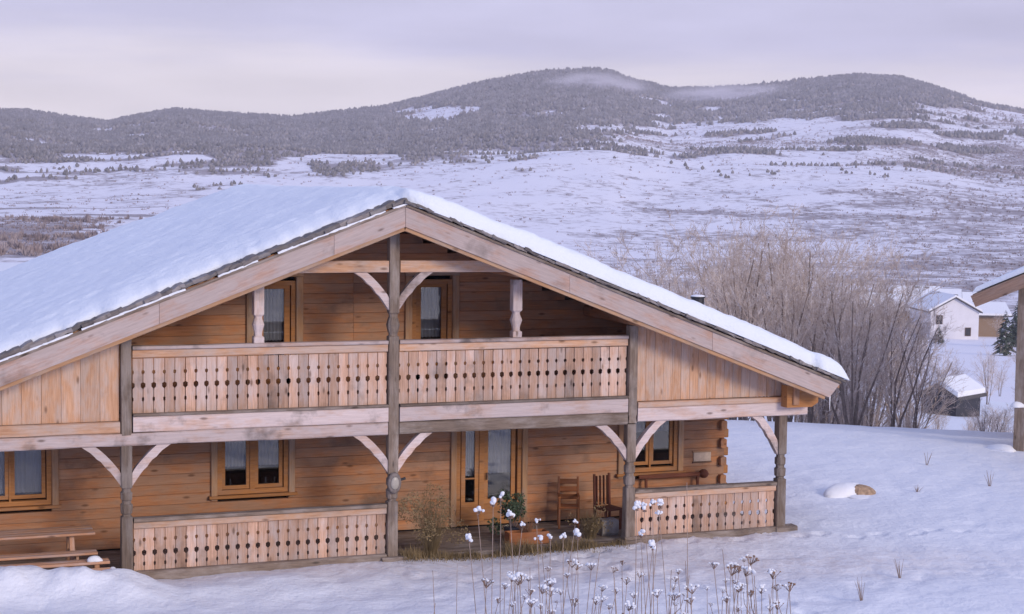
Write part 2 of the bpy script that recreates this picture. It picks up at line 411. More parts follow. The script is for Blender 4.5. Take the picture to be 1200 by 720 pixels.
def copse(px, py, x, y):
    """dark clumps of trees strung along the open slope below the forest"""
    n = fbm(x / 70, y / 38, 4, 101)
    return sstep(.20, .40, n) * sstep(215, 165, py) * sstep(520, 640, px) + .8 * sstep(.28, .42, fbm(x / 90, y / 30, 3, 103)) * sstep(262, 250, py) * sstep(320, 200, px)
def brush_mask(px, py, x, y):
    """loose scrub on the open slopes, thicker to the right and in field rows"""
    n = fbm(x / 80, y / 80, 4, 71); n2 = fbm(x / 220, y / 220, 3, 73)
    right = sstep(930, 1120, px) * sstep(140, 190, py)
    d = .16 + .32 * right + .30 * n + .38 * n2
    row = np.exp(-((((py - 178 - .02 * (px - 700)) / 14) % 2) - 1) ** 2 / .05) * sstep(600, 680, px) * .25
    d = d + row * sstep(-.1, .3, n2)
    left = sstep(150, 60, px) * sstep(250, 262, py) * sstep(306, 298, py) * .9
    bl = sstep(215, 120, np.abs(py - 235) * 4 + np.abs(px - 120)) * .1
    return np.clip(d + left + bl, .07, 1)

def polar(name, radii, azs, mat, closed, kind='structure', attrs=None):
    R, A = np.meshgrid(radii, azs, indexing='ij')
    X = C.x + R * (np.cos(A) * F2[0] + np.sin(A) * R2[0]); Y = C.y + R * (np.cos(A) * F2[1] + np.sin(A) * R2[1])
    Z = H(X, Y); nr, na = R.shape
    idx = np.arange(nr * na).reshape(nr, na)
    a = idx[:-1]; b = idx[1:]
    if closed: a2 = np.roll(a, -1, 1); b2 = np.roll(b, -1, 1)
    else: a2 = a[:, 1:]; b2 = b[:, 1:]; a = a[:, :-1]; b = b[:, :-1]
    Fq = np.stack([a, a2, b2, b], -1).reshape(-1, 4)[:, ::-1]
    me = np_mesh(name, np.stack([X, Y, Z], -1).reshape(-1, 3), Fq, True)
    if attrs:
        for an, fn in attrs.items():
            at = me.attributes.new(an, 'FLOAT', 'POINT'); at.data.foreach_set('value', fn(X, Y, Z).ravel().astype(np.float32))
    return link(name, me, mat, kind=kind)
d2r = math.radians
az = np.unique(np.concatenate([np.arange(-180, -34, 4.0), np.arange(-34, 34, .115), np.arange(34, 180, 4.0)])) * math.pi / 180
r_near = np.concatenate([[.3], np.geomspace(1.5, 18, 40), np.arange(18.3, 24, .22), np.arange(24.1, 37, .11), np.arange(37.1, 50, .22), np.arange(50.3, 70, .5), np.geomspace(71, 140, 30)])
r_val = np.geomspace(140, 700, 90); r_mt = np.concatenate([np.geomspace(700, 2300, 150), np.linspace(2310, 2700, 50), [2850, 3100, 3400]])
def trod(X, Y, Z):
    t = np.exp(-((Y + 1.2 + .24 * (X - 2)) / 1.3) ** 2) * sstep(-4, 1, X) * sstep(14, 8, X)
    return np.clip(t + .8 * np.exp(-((Y + .3) / .5) ** 2) * sstep(-9, -8, X) * sstep(9.5, 8.5, X), 0, 1)
polar('ground', r_near, az, 'snow_ground', True, attrs={'trod': trod})
def brush_attr(X, Y, Z):
    px, py = px_of(X, Y, Z); s = (X - C.x) * F2[0] + (Y - C.y) * F2[1]
    ok = s > 50
    f = forest_mask(px, py, X, Y); b = brush_mask(px, py, X, Y)
    vil = sstep(1020, 1080, px) * sstep(420, 330, np.hypot(X - C.x, Y - C.y))
    return np.where(ok, np.clip(np.maximum(f, copse(px, py, X, Y)) * .8 + b * .55, 0, 1) - .5 * vil, .3)
polar('valley', r_val, az, 'snow_hills', True, attrs={'brush': brush_attr})
polar('hills', r_mt, az, 'snow_hills', True, attrs={'brush': brush_attr})

# forest and scrub on the far slopes: masses that read as one
def scatter(name, pts, hs, ws, mat, sides, label, cat, bushy=False):
    n = len(pts); k = sides
    ang = RNG.uniform(0, 6.28, n)[:, None] + np.arange(k)[None] * 2 * math.pi / k
    if bushy:
        lv = [(0.0, .55), (.45, 1.0), (.85, .6)]
    else:
        lv = [(0.02, .8), (.38, 1.0)]
    rings = []
    for (zf, rf) in lv:
        rr = ws[:, None] * rf * RNG.uniform(.7, 1.3, (n, k))
        rings.append(np.stack([pts[:, 0:1] + np.cos(ang) * rr, pts[:, 1:2] + np.sin(ang) * rr, pts[:, 2:3] + hs[:, None] * (zf + RNG.uniform(-.06, .06, (n, k)))], -1))
    top = pts.copy(); top[:, 2] += hs; top[:, :2] += RNG.uniform(-.2, .2, (n, 2)) * ws[:, None]
    V = np.concatenate(rings + [top[:, None, :]], 1); nv = V.shape[1]
    base = (np.arange(n) * nv)[:, None]
    tris = []
    for l in range(len(lv) - 1):
        for i in range(k):
            a = l * k + i; b = l * k + (i + 1) % k
            tris += [(a, b, b + k), (a, b + k, a + k)]
    l = len(lv) - 1
    for i in range(k): tris.append((l * k + i, l * k + (i + 1) % k, nv - 1))
    Ft = (base[:, None, :] + np.array(tris)[None]).reshape(-1, 3)
    return link(name, np_mesh(name, V.reshape(-1, 3), Ft), mat, kind='stuff', label=label, cat=cat)
def sample(n, rlo, rhi, fn):
    r = np.sqrt(RNG.uniform(rlo ** 2, rhi ** 2, n)); a = RNG.uniform(d2r(-31), d2r(31), n)
    x = C.x + r * (np.cos(a) * F2[0] + np.sin(a) * R2[0]); y = C.y + r * (np.cos(a) * F2[1] + np.sin(a) * R2[1]); z = H(x, y)
    px, py = px_of(x, y, z); keep = RNG.uniform(0, 1, n) < fn(px, py, x, y)
    return np.stack([x, y, z], -1)[keep]
P = sample(340000, 900, 2640, lambda a, b, x, y: np.maximum(forest_mask(a, b, x, y), copse(a, b, x, y)) * np.clip(.75 + .5 * fbm(x / 70, y / 70, 3, 66), .2, 1) * (.6 + .4 * sstep(930, 980, a)))
rd = np.hypot(P[:, 0] - C.x, P[:, 1] - C.y)
scatter('far_forest', P, RNG.uniform(.65, 1.35, len(P)) * rd / 430, RNG.uniform(.7, 1.3, len(P)) * rd / 1000, 'forest_needles', 5, 'grey-green wood covering the upper slopes of the mountain', 'forest')
def twigs(name, pts, hs, ws, nt, mat, label, cat):
    """low bushes as fans of thin slanting twigs"""
    n = len(pts); a = RNG.uniform(0, 6.283, (n, nt)); q = RNG.uniform(.1, 1, (n, nt)); hh = hs[:, None] * RNG.uniform(.45, 1.0, (n, nt)) * (1 - .35 * q ** 2)
    b = pts[:, None, :] + np.stack([np.cos(a) * q * ws[:, None] * .45, np.sin(a) * q * ws[:, None] * .45, np.full((n, nt), -.15)], -1)
    tp = b + np.stack([np.cos(a) * q * ws[:, None] * .6, np.sin(a) * q * ws[:, None] * .6, hh], -1)
    wd = (.05 + .07 * hs)[:, None] * RNG.uniform(.6, 1.5, (n, nt)); d = RNG.uniform(0, 3.14, (n, nt))
    off = np.stack([np.cos(d) * wd, np.sin(d) * wd, np.zeros((n, nt))], -1)
    mid = (b + tp) / 2 + off * .2
    V = np.stack([b - off * .6, b + off * .6, mid + off, tp, mid - off], 2).reshape(-1, 3)
    k = (np.arange(n * nt) * 5)[:, None]
    Fq = np.concatenate([k + np.array([[0, 1, 2]]), k + np.array([[0, 2, 4]]), k + np.array([[4, 2, 3]])])
    return link(name, np_mesh(name, V, Fq), mat, kind='stuff', label=label, cat=cat)
P = sample(330000, 420, 2500, lambda a, b, x, y: (.035 + np.clip(brush_mask(a, b, x, y) - .2, 0, 1) ** 1.3 * .8) * (1 - forest_mask(a, b, x, y)))
twigs('hillside_scrub', P, RNG.uniform(.6, 1.0, len(P)) * (.7 + np.hypot(P[:, 0] - C.x, P[:, 1] - C.y) / 900), RNG.uniform(1.0, 3.2, len(P)), 8, 'brush_twigs', 'mauve brown scrub dotted over the open snowy hillside', 'scrub')
P = sample(60000, 165, 700, lambda a, b, x, y: sstep(175, 70, a) * sstep(252, 262, b) * sstep(312, 300, b) * .45 * sstep(-.1, .35, fbm(x / 28, y / 28, 4, 77)))
twigs('thicket', P, RNG.uniform(1.0, 2.8, len(P)), RNG.uniform(1, 2.2, len(P)), 22, 'brush_twigs', 'brown thicket in the valley beyond the snowy roof', 'thicket')

# ------------------------------------------------------------------ the chalet
ZA, SL, OV, UE, VB = 6.79, .3813, -.73, 9.39, 14.0      # fascia top at ridge, slope, front overhang, eave, back
def zf(u): return ZA - SL * abs(u)
ch = empty('chalet', label='large timber chalet with a snow-covered gable roof and carved balcony', cat='house')
VW = 2.2

# --- walls of stacked squared logs around the openings
def wall_part(name, courses, v0, mat='log_wood', label=None):
    """courses: (z, [(u0,u1),...]); first log is the wall mesh's base strip"""
    w = boxes(name, [(-8.3, 8.3, v0 + .15, v0 + .17, courses[0][0], courses[0][0] + .05)], 'interior', ch)
    for z, segs in courses:
        for (a, b) in segs:
            if b - a > .06: bar('wall_log', (a, v0 + .07, z + .1), (b, v0 + .07, z + .1), .14, .197, mat, w, ch=.008)
    return w
def cut(a, b, z, ops):
    segs = [(a, b)]
    for (o0, o1, z0, z1) in ops:
        if z + .19 > z0 and z < z1:
            n = []
            for (p, q) in segs:
                if o1 <= p or o0 >= q: n.append((p, q)); continue
                if o0 > p: n.append((p, o0))
                if o1 < q: n.append((o1, q))
            segs = n
    return segs
OPG = [(-7.6, -6.08, .98, 2.3), (-2.92, -1.5, .98, 2.3), (2.05, 3.5, 0, 2.3), (5.85, 7.15, .98, 2.3)]
OPU = [(-2.2, -1.36, 2.7, 5.25), (1.06, 1.92, 2.7, 5.25)]
cg = []
for i in range(13):
    z = .06 + .2 * i; cg.append((z, cut(-8.3, 8.3, z, OPG)))
wg = wall_part('ground_wall', cg, VW)
cu = []
for i in range(19):
    z = 2.76 + .2 * i; ue = min(8.3, (ZA - .24 - (z + .1)) / SL)
    if ue > .3:
        s_ = cut(-ue, ue, z, OPU)
        s_ = [q for (a, b) in s_ for q in ([(a, -.17), (-.165, b)] if a < -.17 < b and i < 13 else [(a, b)])]
        cu.append((z, s_))
wu = wall_part('upper_wall', cu, VW)
for sgn in (-1, 1):                                  # side walls and projecting log ends at the corners
    ws_ = boxes('side_wall', [(sgn * 8.17 - .02, sgn * 8.17 + .02, 2.5, 13.3, .06, 3.1)], 'interior', ch)
    for i in range(15):
        z = .06 + .2 * i
        f0 = 2.08 if i % 2 else 2.345
        bar('wall_log', (sgn * 8.23, f0, z + .1), (sgn * 8.23, 13.4, z + .1), .14, .196, 'log_wood', ws_, ch=.022)
        if i % 2 == 0: bar('wall_log', (sgn * 8.302, VW + .07, z + .1), (sgn * 8.40, VW + .07, z + .1), .138, .19, 'trim_wood', ws_, ch=.022)
bwl = boxes('rear_wall', [(-8.3, 8.3, 13.42, 13.5, .06, 3.2)], 'interior', ch)
for i in range(15): bar('wall_log', (-8.3, 13.57, .16 + .2 * i), (8.3, 13.57, .16 + .2 * i), .14, .196, 'log_wood', bwl, ch=.022)
prism('rear_gable', [(-8.9, 3.2), (8.9, 3.2), (0, ZA - .24)], .14, 'log_wood', ch, (0, 13.57, 0))
boxes('room_floor', [(-8.1, 8.1, 2.36, 13.4, 2.55, 2.7), (-8.1, 8.1, 2.36, 13.4, -.1, .05)], 'interior', ch)
prism('room_partition', [(-8.1, .06), (8.1, .06), (8.1, 3.2), (0, 6.3), (-8.1, 3.2)], .1, 'interior', ch, (0, 5.5, 0))

# --- windows and doors
def opening(name, u0, u1, z0, z1, lights, fw=.09, trim=.13, curtain=.5, door=False, tmat='pale_trim_wood', sash=.07, vis=1):
    """frame in the wall with casements; lights = [(u0,u1,z0,z1)] of the glass"""
    v = VW
    bl = [(u0, u0 + fw, v - .012, v + .13, z0, z1), (u1 - fw, u1, v - .012, v + .13, z0, z1), (u0 + fw, u1 - fw, v - .012, v + .13, z1 - fw, z1), (u0 + fw, u1 - fw, v - .012, v + .13, z0, z0 + fw)]
    w = boxes(name, bl, 'trim_wood', ch)
    for (a, b) in ((u0 - trim, u0 - .003), (u1 + .003, u1 + trim)):
        bar('casing', ((a + b) / 2, v - .03, z0 - (.0 if door else .1)), ((a + b) / 2, v - .03, z1 + .08), .055, abs(b - a), tmat, w, up=(1, 0, 0))
    bar('head_casing', (u0 - trim, v - .035, z1 + .145), (u1 + trim, v - .035, z1 + .145), .06, .125, tmat, w)
    if not door: bar('sill', (u0 - trim - .04, v - .05, z0 - .04), (u1 + trim + .04, v - .05, z0 - .04), .12, .06, 'trim_wood', w)
    for (a, b, c, d) in lights:
        s = sash; y0, y1 = v + .02, v + .075
        boxes('casement', [(a - s, a, y0, y1, c - s, d + s), (b, b + s, y0, y1, c - s, d + s), (a, b, y0, y1, d, d + s), (a, b, y0, y1, c - s, c)], 'trim_wood', w)
        boxes('pane', [(a, b, v + .045, v + .052, c, d)], 'glass', w)
        if curtain:
            n = 25; zc = d - (d - c) * curtain; vs, fs = [], []
            for i in range(n):
                x = a - .05 + (b - a + .1) * i / (n - 1); y = v + .13 + .018 * math.sin(i * 1.9 + a * 7) + .006 * math.sin(i * 4.1)
                vs += [(x, y, zc + .01 * math.sin(i * 1.9)), (x, y, d + .1)]
                if i: k = 2 * i; fs.append((k - 2, k, k + 1, k - 1))
            link('curtain', mesh('curtain', vs, fs, True), 'curtain', w)
    if len(lights) == 2:
        a, b = lights[0][1] + sash, lights[1][0] - sash
        boxes('mullion', [(a - .0, b + .0, v - .005, v + .10, z0 + fw, z1 - fw)], 'trim_wood', w)
    return w
opening('window', -7.6, -6.08, 1.0, 2.28, [(-7.42, -6.93, 1.2, 2.12), (-6.75, -6.26, 1.2, 2.12)], curtain=.97)
opening('window', -2.92, -1.5, 1.0, 2.28, [(-2.76, -2.34, 1.17, 2.12), (-2.10, -1.68, 1.17, 2.12)], curtain=.62)
opening('window', 5.85, 7.15, 1.0, 2.28, [(6.02, 6.40, 1.22, 2.12), (6.58, 6.97, 1.22, 2.12)], curtain=.3)
dw = opening('entrance_door', 2.05, 3.5, .07, 2.28, [(2.26, 2.47, .55, 2.14), (2.76, 3.28, .60, 2.14)], curtain=.66, door=True, sash=.09)
boxes('door_panel', [(2.17, 2.56, VW + .03, VW + .07, .17, .455), (2.67, 3.37, VW + .03, VW + .07, .17, .505)], 'trim_wood', dw)
bar('door_handle', (2.72, VW - .03, 1.02), (2.72, VW - .03, 1.17), .025, .03, 'dark_metal', dw, up=(1, 0, 0))
bar('glazing_bar', (2.262, VW + .03, 1.05), (2.468, VW + .03, 1.05), .03, .035, 'trim_wood', dw)
for (a, b) in ((-2.2, -1.36), (1.06, 1.92)):
    d = opening('balcony_door', a, b, 2.78, 5.22, [(a + .2, b - .22, 3.5, 5.06)], curtain=.66, door=True, sash=.11, trim=.15)
    boxes('door_panel', [(a + .2, b - .22, VW + .03, VW + .07, 2.9, 3.38)], 'trim_wood', d)

# --- balcony floor, main beams
bf = boxes('balcony_floor', [(-8.4, 8.4, .13, VW - .01, 2.56, 2.60)], 'interior', ch)
for i in range(14): bar('floor_plank', (-8.4, .23 + .142 * i, 2.625), (8.4, .23 + .142 * i, 2.625), .138, .045, 'log_wood', bf, ch=.006)
for i in range(17):
    x = -8 + i; bar('joist', (x, .13, 2.49), (x, VW - .01, 2.49), .10, .13, 'log_wood', bf)
bz = 2.535
bar('lower_beam', (-9.0, 0, bz), (-.115, 0, bz), .22, .23, 'beam_wood', ch, seg=.55, jit=.007, ch=.02)
bar('lower_beam', (.115, 0, bz), (4.88, 0, bz), .22, .23, 'grey_wood', ch, seg=.55, jit=.007, ch=.02)
bar('lower_beam', (5.10, 0, 2.60), (9.0, 0, 2.60), .22, .28, 'beam_wood', ch, seg=.55, jit=.007, ch=.02)
for (a, b) in ((-4.87, -.115), (.115, 4.87)):
    bar('band_board', (a, -.045, 2.805), (b, -.045, 2.805), .17, .285, 'beam_wood', ch, seg=.7, jit=.005, ch=.015)
    bar('band_moulding', (a, -.06, 2.972), (b, -.06, 2.972), .20, .045, 'grey_wood', ch, ch=.008)
bar('band_board', (-8.5, -.045, 2.76), (-5.10, -.045, 2.76), .17, .20, 'panel_wood', ch, seg=.7, jit=.005, ch=.015)
bar('band_board', (5.10, -.045, 2.80), (8.42, -.045, 2.80), .15, .11, 'panel_wood', ch, seg=.7, jit=.004, ch=.012)

# --- carved balustrade boards
def carved_mesh(name, h, notches, hw=.0885, th=.032):
    side = [(0, hw)]
    for (z, dz, dw) in sorted(notches): side += [(z - dz, hw), (z - dz * .35, hw - dw), (z + dz * .6, hw - dw), (z + dz, hw)]
    side.append((h, hw))
    outl = [(z, y) for z, y in side] + [(z, -y) for z, y in reversed(side)]
    n = len(outl)
    vs = [(p[0], p[1], -th / 2) for p in outl] + [(p[0], p[1], th / 2) for p in outl]
    fs = [tuple(range(n))[::-1], tuple(range(n, 2 * n))] + [(i, (i + 1) % n, n + (i + 1) % n, n + i) for i in range(n)]
    me = mesh(name, vs, fs); return me
def stand(u, v, z):                               # local X up, local Y along -u, local Z towards -v... outward
    m = Matrix.Identity(4)
    for i, (a, b, c) in enumerate(((0, 1, 0), (0, 0, -1), (1, 0, 0))): m[i][0], m[i][1], m[i][2] = a, b, c
    m[0][3], m[1][3], m[2][3] = u, v, z
    return m
cb_up = carved_mesh('balcony_board', .995, [(.255, .046, .014), (.505, .060, .036), (.745, .040, .021)]); cb_up.materials.append(MAT['facade_wood'])
cb_gr = carved_mesh('porch_board', .80, [(.115, .042, .014), (.315, .058, .035), (.555, .040, .021)]); cb_gr.materials.append(MAT['facade_wood'])
def railing(name, a, b, ztop, zbot, me, bname, hmat, v=0.0, hh=.14, sub_mat='panel_wood', base=None):
    r = bar(name, (a, v - .01, ztop - .035), (b, v - .01, ztop - .035), .19, .07, hmat, ch, seg=.8, jit=.004, ch=.012)
    bar('top_rail', (a, v - .02, ztop - .07 - hh / 2 - .002), (b, v - .02, ztop - .07 - hh / 2 - .002), .10, hh, sub_mat, r, ch=.012)
    n = round((b - a) / .187); p = (b - a) / n
    for i in range(n):
        o = link(bname, me, None, r, stand(a + p * (i + .5), v - .005 + random.uniform(-.004, .004), zbot) @ Matrix.Rotation(random.uniform(-.004, .004), 4, 'Z'))
    return r
railing('balcony_railing', -4.87, -.115, 4.21, 2.985, cb_up, 'balcony_board', 'beam_wood')
railing('balcony_railing', .115, 4.87, 4.21, 2.985, cb_up, 'balcony_board', 'beam_wood')
g1 = railing('porch_railing', -4.86, -.12, 1.085, .125, cb_gr, 'porch_board', 'grey_wood', hh=.12)
g2 = railing('porch_railing', 5.08, 8.32, 1.075, .125, cb_gr, 'porch_board', 'grey_wood', hh=.12)
bar('sill_beam', (-5.1, -.03, .03), (-.13, -.03, .03), .24, .19, 'grey_wood', ch, seg=.6, jit=.008, ch=.02)
bar('sill_beam', (4.85, -.03, .03), (8.72, -.03, .03), .24, .19, 'grey_wood', ch, seg=.6, jit=.008, ch=.02)
pf = boxes('porch_floor', [(-9.0, 8.5, .1, VW + .1, -.08, -.01)], 'interior', ch)
for i in range(14): bar('floor_plank', (-9.0, .17 + .147 * i, .02), (8.5, .17 + .147 * i, .02), .143, .05, 'grey_wood', pf, ch=.006)

# --- solid board panels either side of the balcony, tops cut to the roof slope
for sgn in (-1, 1):
    gp = bar('gable_panel', (sgn * 5.1, .06, 2.92), (sgn * 8.45, .06, 2.92), .05, .09, 'panel_wood', ch)
    n = 17 if sgn > 0 else 10; p = 3.36 / n
    for i in range(n):
        a = 5.1 + p * i + .003; b = a + p - .006
        z0 = 2.868; za, zb = zf(a) - .40, zf(b) - .40
        if zb < z0 + .03: zb = z0 + .03
        prism('panel_board', [(0, -(b - a) / 2), (0, (b - a) / 2), (zb - z0, (b - a) / 2), (za - z0, -(b - a) / 2)] if sgn > 0 else [(0, -(b - a) / 2), (0, (b - a) / 2), (za - z0, (b - a) / 2), (zb - z0, -(b - a) / 2)],
              .028, 'panel_wood', gp, (sgn * (a + b) / 2, random.uniform(-.004, .004), z0), ((0, 0, 1), (1, 0, 0)))

# --- posts with turned and notched shafts
def profile_post(name, u, v, prof, mat, parent, **kw):
    """prof: (z, half width, corner cut)"""
    vs, fs = [], []
    for (z, w, c) in prof:
        c = min(c, w * .42)
        for (a, b) in ((-w + c, -w), (w - c, -w), (w, -w + c), (w, w - c), (w - c, w), (-w + c, w), (-w, w - c), (-w, -w + c)):
            vs.append((z - prof[0][0], a + random.uniform(-.003, .003), b + random.uniform(-.003, .003)))
    for i in range(len(prof) - 1):
        for k in range(8): a, b = i * 8 + k, i * 8 + (k + 1) % 8; fs.append((a, b, b + 8, a + 8))
    n = len(prof); fs.append(tuple(range(8))[::-1]); fs.append(tuple(range((n - 1) * 8, n * 8)))
    return link(name, mesh(name, vs, fs), mat, parent, stand(u, v, prof[0][0]), **kw)
def ground_prof(zt):
    return [(.0, .105, .012), (1.12, .10, .012), (1.14, .072, .02), (1.17, .072, .02), (1.19, .098, .045), (1.34, .104, .045), (1.37, .076, .03), (1.41, .076, .03), (1.44, .098, .04), (1.56, .098, .04), (1.59, .074, .03), (1.63, .074, .03), (1.66, .098, .01), (zt, .098, .01)]
for u in (-4.98, 0, 4.98, 8.44):
    profile_post('porch_post', u, 0, ground_prof(2.418 if u < 8 else 2.455), 'grey_wood', ch)
for u in (0, 4.98): bar('post_base', (u - .24, -.06, -.005), (u + .24, -.06, -.005), .34, .17, 'grey_wood', ch, seg=.2, jit=.01, ch=.025)
bar('post_base', (8.30, -.02, .03), (8.80, -.02, .03), .30, .20, 'grey_wood', ch, seg=.2, jit=.01, ch=.025)
kp = [(2.42, .102, .01), (4.28, .098, .01), (4.30, .075, .02), (4.34, .075, .02), (4.37, .09, .04), (4.5, .115, .05), (4.62, .09, .04), (4.65, .076, .03), (4.70, .076, .03), (4.74, .098, .01), (6.36, .098, .01)]
profile_post('king_post', 0, 0, kp, 'grey_wood', ch)
for u in (-4.985, 4.985): profile_post('balcony_post', u, -.02, [(2.44, .092, .01), (2.54, .075, .01), (2.62, .092, .01), (4.16, .092, .01), (4.40, .092, .01)], 'grey_wood', ch)
for u in (-2.58, 2.5):
    zt = zf(u) - .5
    profile_post('carved_post', u, .02, [(4.215, .095, .01), (4.32, .095, .01), (4.35, .065, .02), (4.42, .07, .03), (4.55, .105, .05), (4.66, .07, .03), (4.70, .065, .02), (4.74, .095, .01), (zt, .095, .01)], 'beam_wood', ch)
bar('collar_tie', (-2.75, -.01, 5.61), (-.113, -.01, 5.61), .17, .225, 'panel_wood', ch, seg=.6, jit=.004)
bar('collar_tie', (.113, -.01, 5.61), (2.75, -.01, 5.61), .17, .225, 'panel_wood', ch, seg=.6, jit=.004)

# --- curved braces with a stepped lower edge
def brace(u, z0, du, z1, th=.14, mat='beam_wood', v=0):
    s = 1 if du > 0 else -1; L = abs(du); Hh = z1 - z0; n = 10; cen = []
    for i in range(n + 1):
        t = i / n; a = t * math.pi / 2
        cen.append(Vector((L * (.22 * (1 - math.cos(a)) + .78 * t), Hh * (.22 * math.sin(a) + .78 * t))))
    up_, lo_ = [], []
    for i, c in enumerate(cen):
        d = (cen[min(i + 1, n)] - cen[max(i - 1, 0)]).normalized(); nn = Vector((-d.y, d.x))
        w = th / 2 * (1.0 + (.22 if i in (4, 7) else .08 if i in (5, 8) else 0))
        up_.append(c + nn * th * .5); lo_.append(c - nn * w)
    up_ = [(max(0.0, p.x), min(p.y, Hh)) for p in up_]; lo_ = [(max(0.0, p.x), min(p.y, Hh)) for p in lo_]
    lo_[-1] = (lo_[-1][0] + .09, Hh); lo_[0] = (0, -.12)
    pts = [(s * a, b) for a, b in lo_ + up_[::-1]]
    if s < 0: pts = pts[::-1]
    prism('brace', pts, .13, mat, ch, (u + s * .096, v, z0), ((1, 0, 0), (0, 0, 1)))
for u in (-4.98, 0, 4.98):
    for s in (-1, 1): brace(u, 1.80, s * .56, 2.418 if not (u > 4 and s > 0) else 2.458, mat='beam_wood')
brace(8.44, 1.76, -.48, 2.458)
for s in (-1, 1): brace(0, 4.90, s * .54, 5.495)

# --- roof: deck, purlins, fascias, verge tiles
dk = []
vs = [(-UE - .02, OV + .07, zf(UE) + .015), (0, OV + .07, ZA + .015), (UE + .02, OV + .07, zf(UE) + .015), (UE + .02, OV + .07, zf(UE) - .14), (0, OV + .07, ZA - .14), (-UE - .02, OV + .07, zf(UE) - .14)]
vs += [(a, VB, c) for a, b, c in vs]
roof = link('roof', mesh('roof', vs, [(0, 1, 4, 5), (1, 2, 3, 4), (6, 11, 10, 7), (7, 10, 9, 8), (0, 6, 7, 1), (1, 7, 8, 2), (5, 4, 10, 11), (4, 3, 9, 10), (2, 8, 9, 3), (0, 5, 11, 6)]), 'log_wood', ch)
for (u, z) in ((0, ZA - .40), (-2.58, zf(2.58) - .33), (2.5, zf(2.5) - .33), (-4.98, zf(4.98) - .36), (4.98, zf(4.98) - .36)):
    bar('purlin', (u, OV + .16, z), (u, 13.4, z), .22, .22, 'log_wood', roof, ch=.03)
for s in (-1, 1):
    prism('eave_corbel', [(8.36, 2.66), (8.95, 2.66), (9.1, 2.75), (9.1, 2.98), (8.36, 3.12)] if s > 0 else [(-8.36, 3.12), (-9.1, 2.98), (-9.1, 2.75), (-8.95, 2.66), (-8.36, 2.66)], .24, 'trim_wood', ch, (0, -.24, 0))
    bar('corbel_block', (s * 8.56, -.375, 2.72), (s * 8.56, -.375, 3.08), .06, .14, 'log_wood', ch, up=(1, 0, 0))
    bar('wall_plate', (s * 8.62, -.12, 2.9), (s * 8.62, 13.4, 2.9), .24, .24, 'log_wood', ch, ch=.03)
    # fascia in three lengths, and the paler strip along its lower edge
    cuts = (0.0, 1.35, 4.5, UE) if s < 0 else (0.0, 3.3, 6.4, UE)
    n3 = Vector((s * SL, 0, 1)).normalized()
    for a, b in zip(cuts[:-1], cuts[1:]):
        jy = random.uniform(-.006, .006)
        o = prism('fascia_board', [(s * (a + .003), zf(a + .003) - .415), (s * (b - .003 - (.27 if b == UE else 0)), zf(b - .003 - (.27 if b == UE else 0)) - .415), (s * (b - .003), zf(b - .003)), (s * (a + .003), zf(a + .003))][::s],
                  .06, 'fascia_wood', roof, (0, OV + jy, 0), slope=-s * SL)
        # grain runs along the board: give it a frame turned to the slope
    p0 = (0.0 + s * .01, OV + .035, ZA - .455); p1 = (s * (UE - .36), OV + .035, zf(UE - .36) - .455)
    bar('fascia_strip', p0, p1, .07, .075, 'pale_trim_wood', roof, ch=.008)
    p0 = (s * .01, OV - .035, ZA - .022); p1 = (s * (UE - .02), OV - .035, zf(UE - .02) - .022)
    bar('verge_batten', p0, p1, .05, .05, 'grey_wood', roof, ch=.006)
    n = 44; L = UE / math.cos(math.atan(SL))
    for i in range(n):
        d = (i + .5) / n * (UE + .06)
        a = s * (d - .14); b = s * (d + .14)
        w = (.40 if s < 0 else .30) + random.uniform(-.07, .07)
        p0 = (a, OV - (.04 if s < 0 else .10) + w / 2 + random.uniform(-.03, .03), zf(a) + (.088 if s < 0 else .065) + random.uniform(-.012, .016)); p1 = (b, p0[1] + random.uniform(-.01, .01), zf(b) + (.068 if s < 0 else .045))
        bar('verge_tile', p0, p1, round(w, 2), .075 if s < 0 else .05, 'tile_wood', roof, ch=.012, seg=.09, jit=.017)
        if s < 0 and random.random() < .75: bar('verge_snow', (a, OV - .04, zf(a) + .022), (b, OV - .04, zf(b) + .022), .07, .03, 'snow_cap', roof, ch=.008, seg=.09, jit=.008)
# soffit boards seen under the overhang
for s in (-1, 1):
    for i in range(3):
        v = OV + .20 + .25 * i
        bar('soffit_board', (s * .02, v, ZA - .165), (s * (UE - .1), v, zf(UE - .1) - .165), .24, .03, 'trim_wood', roof, ch=.004)

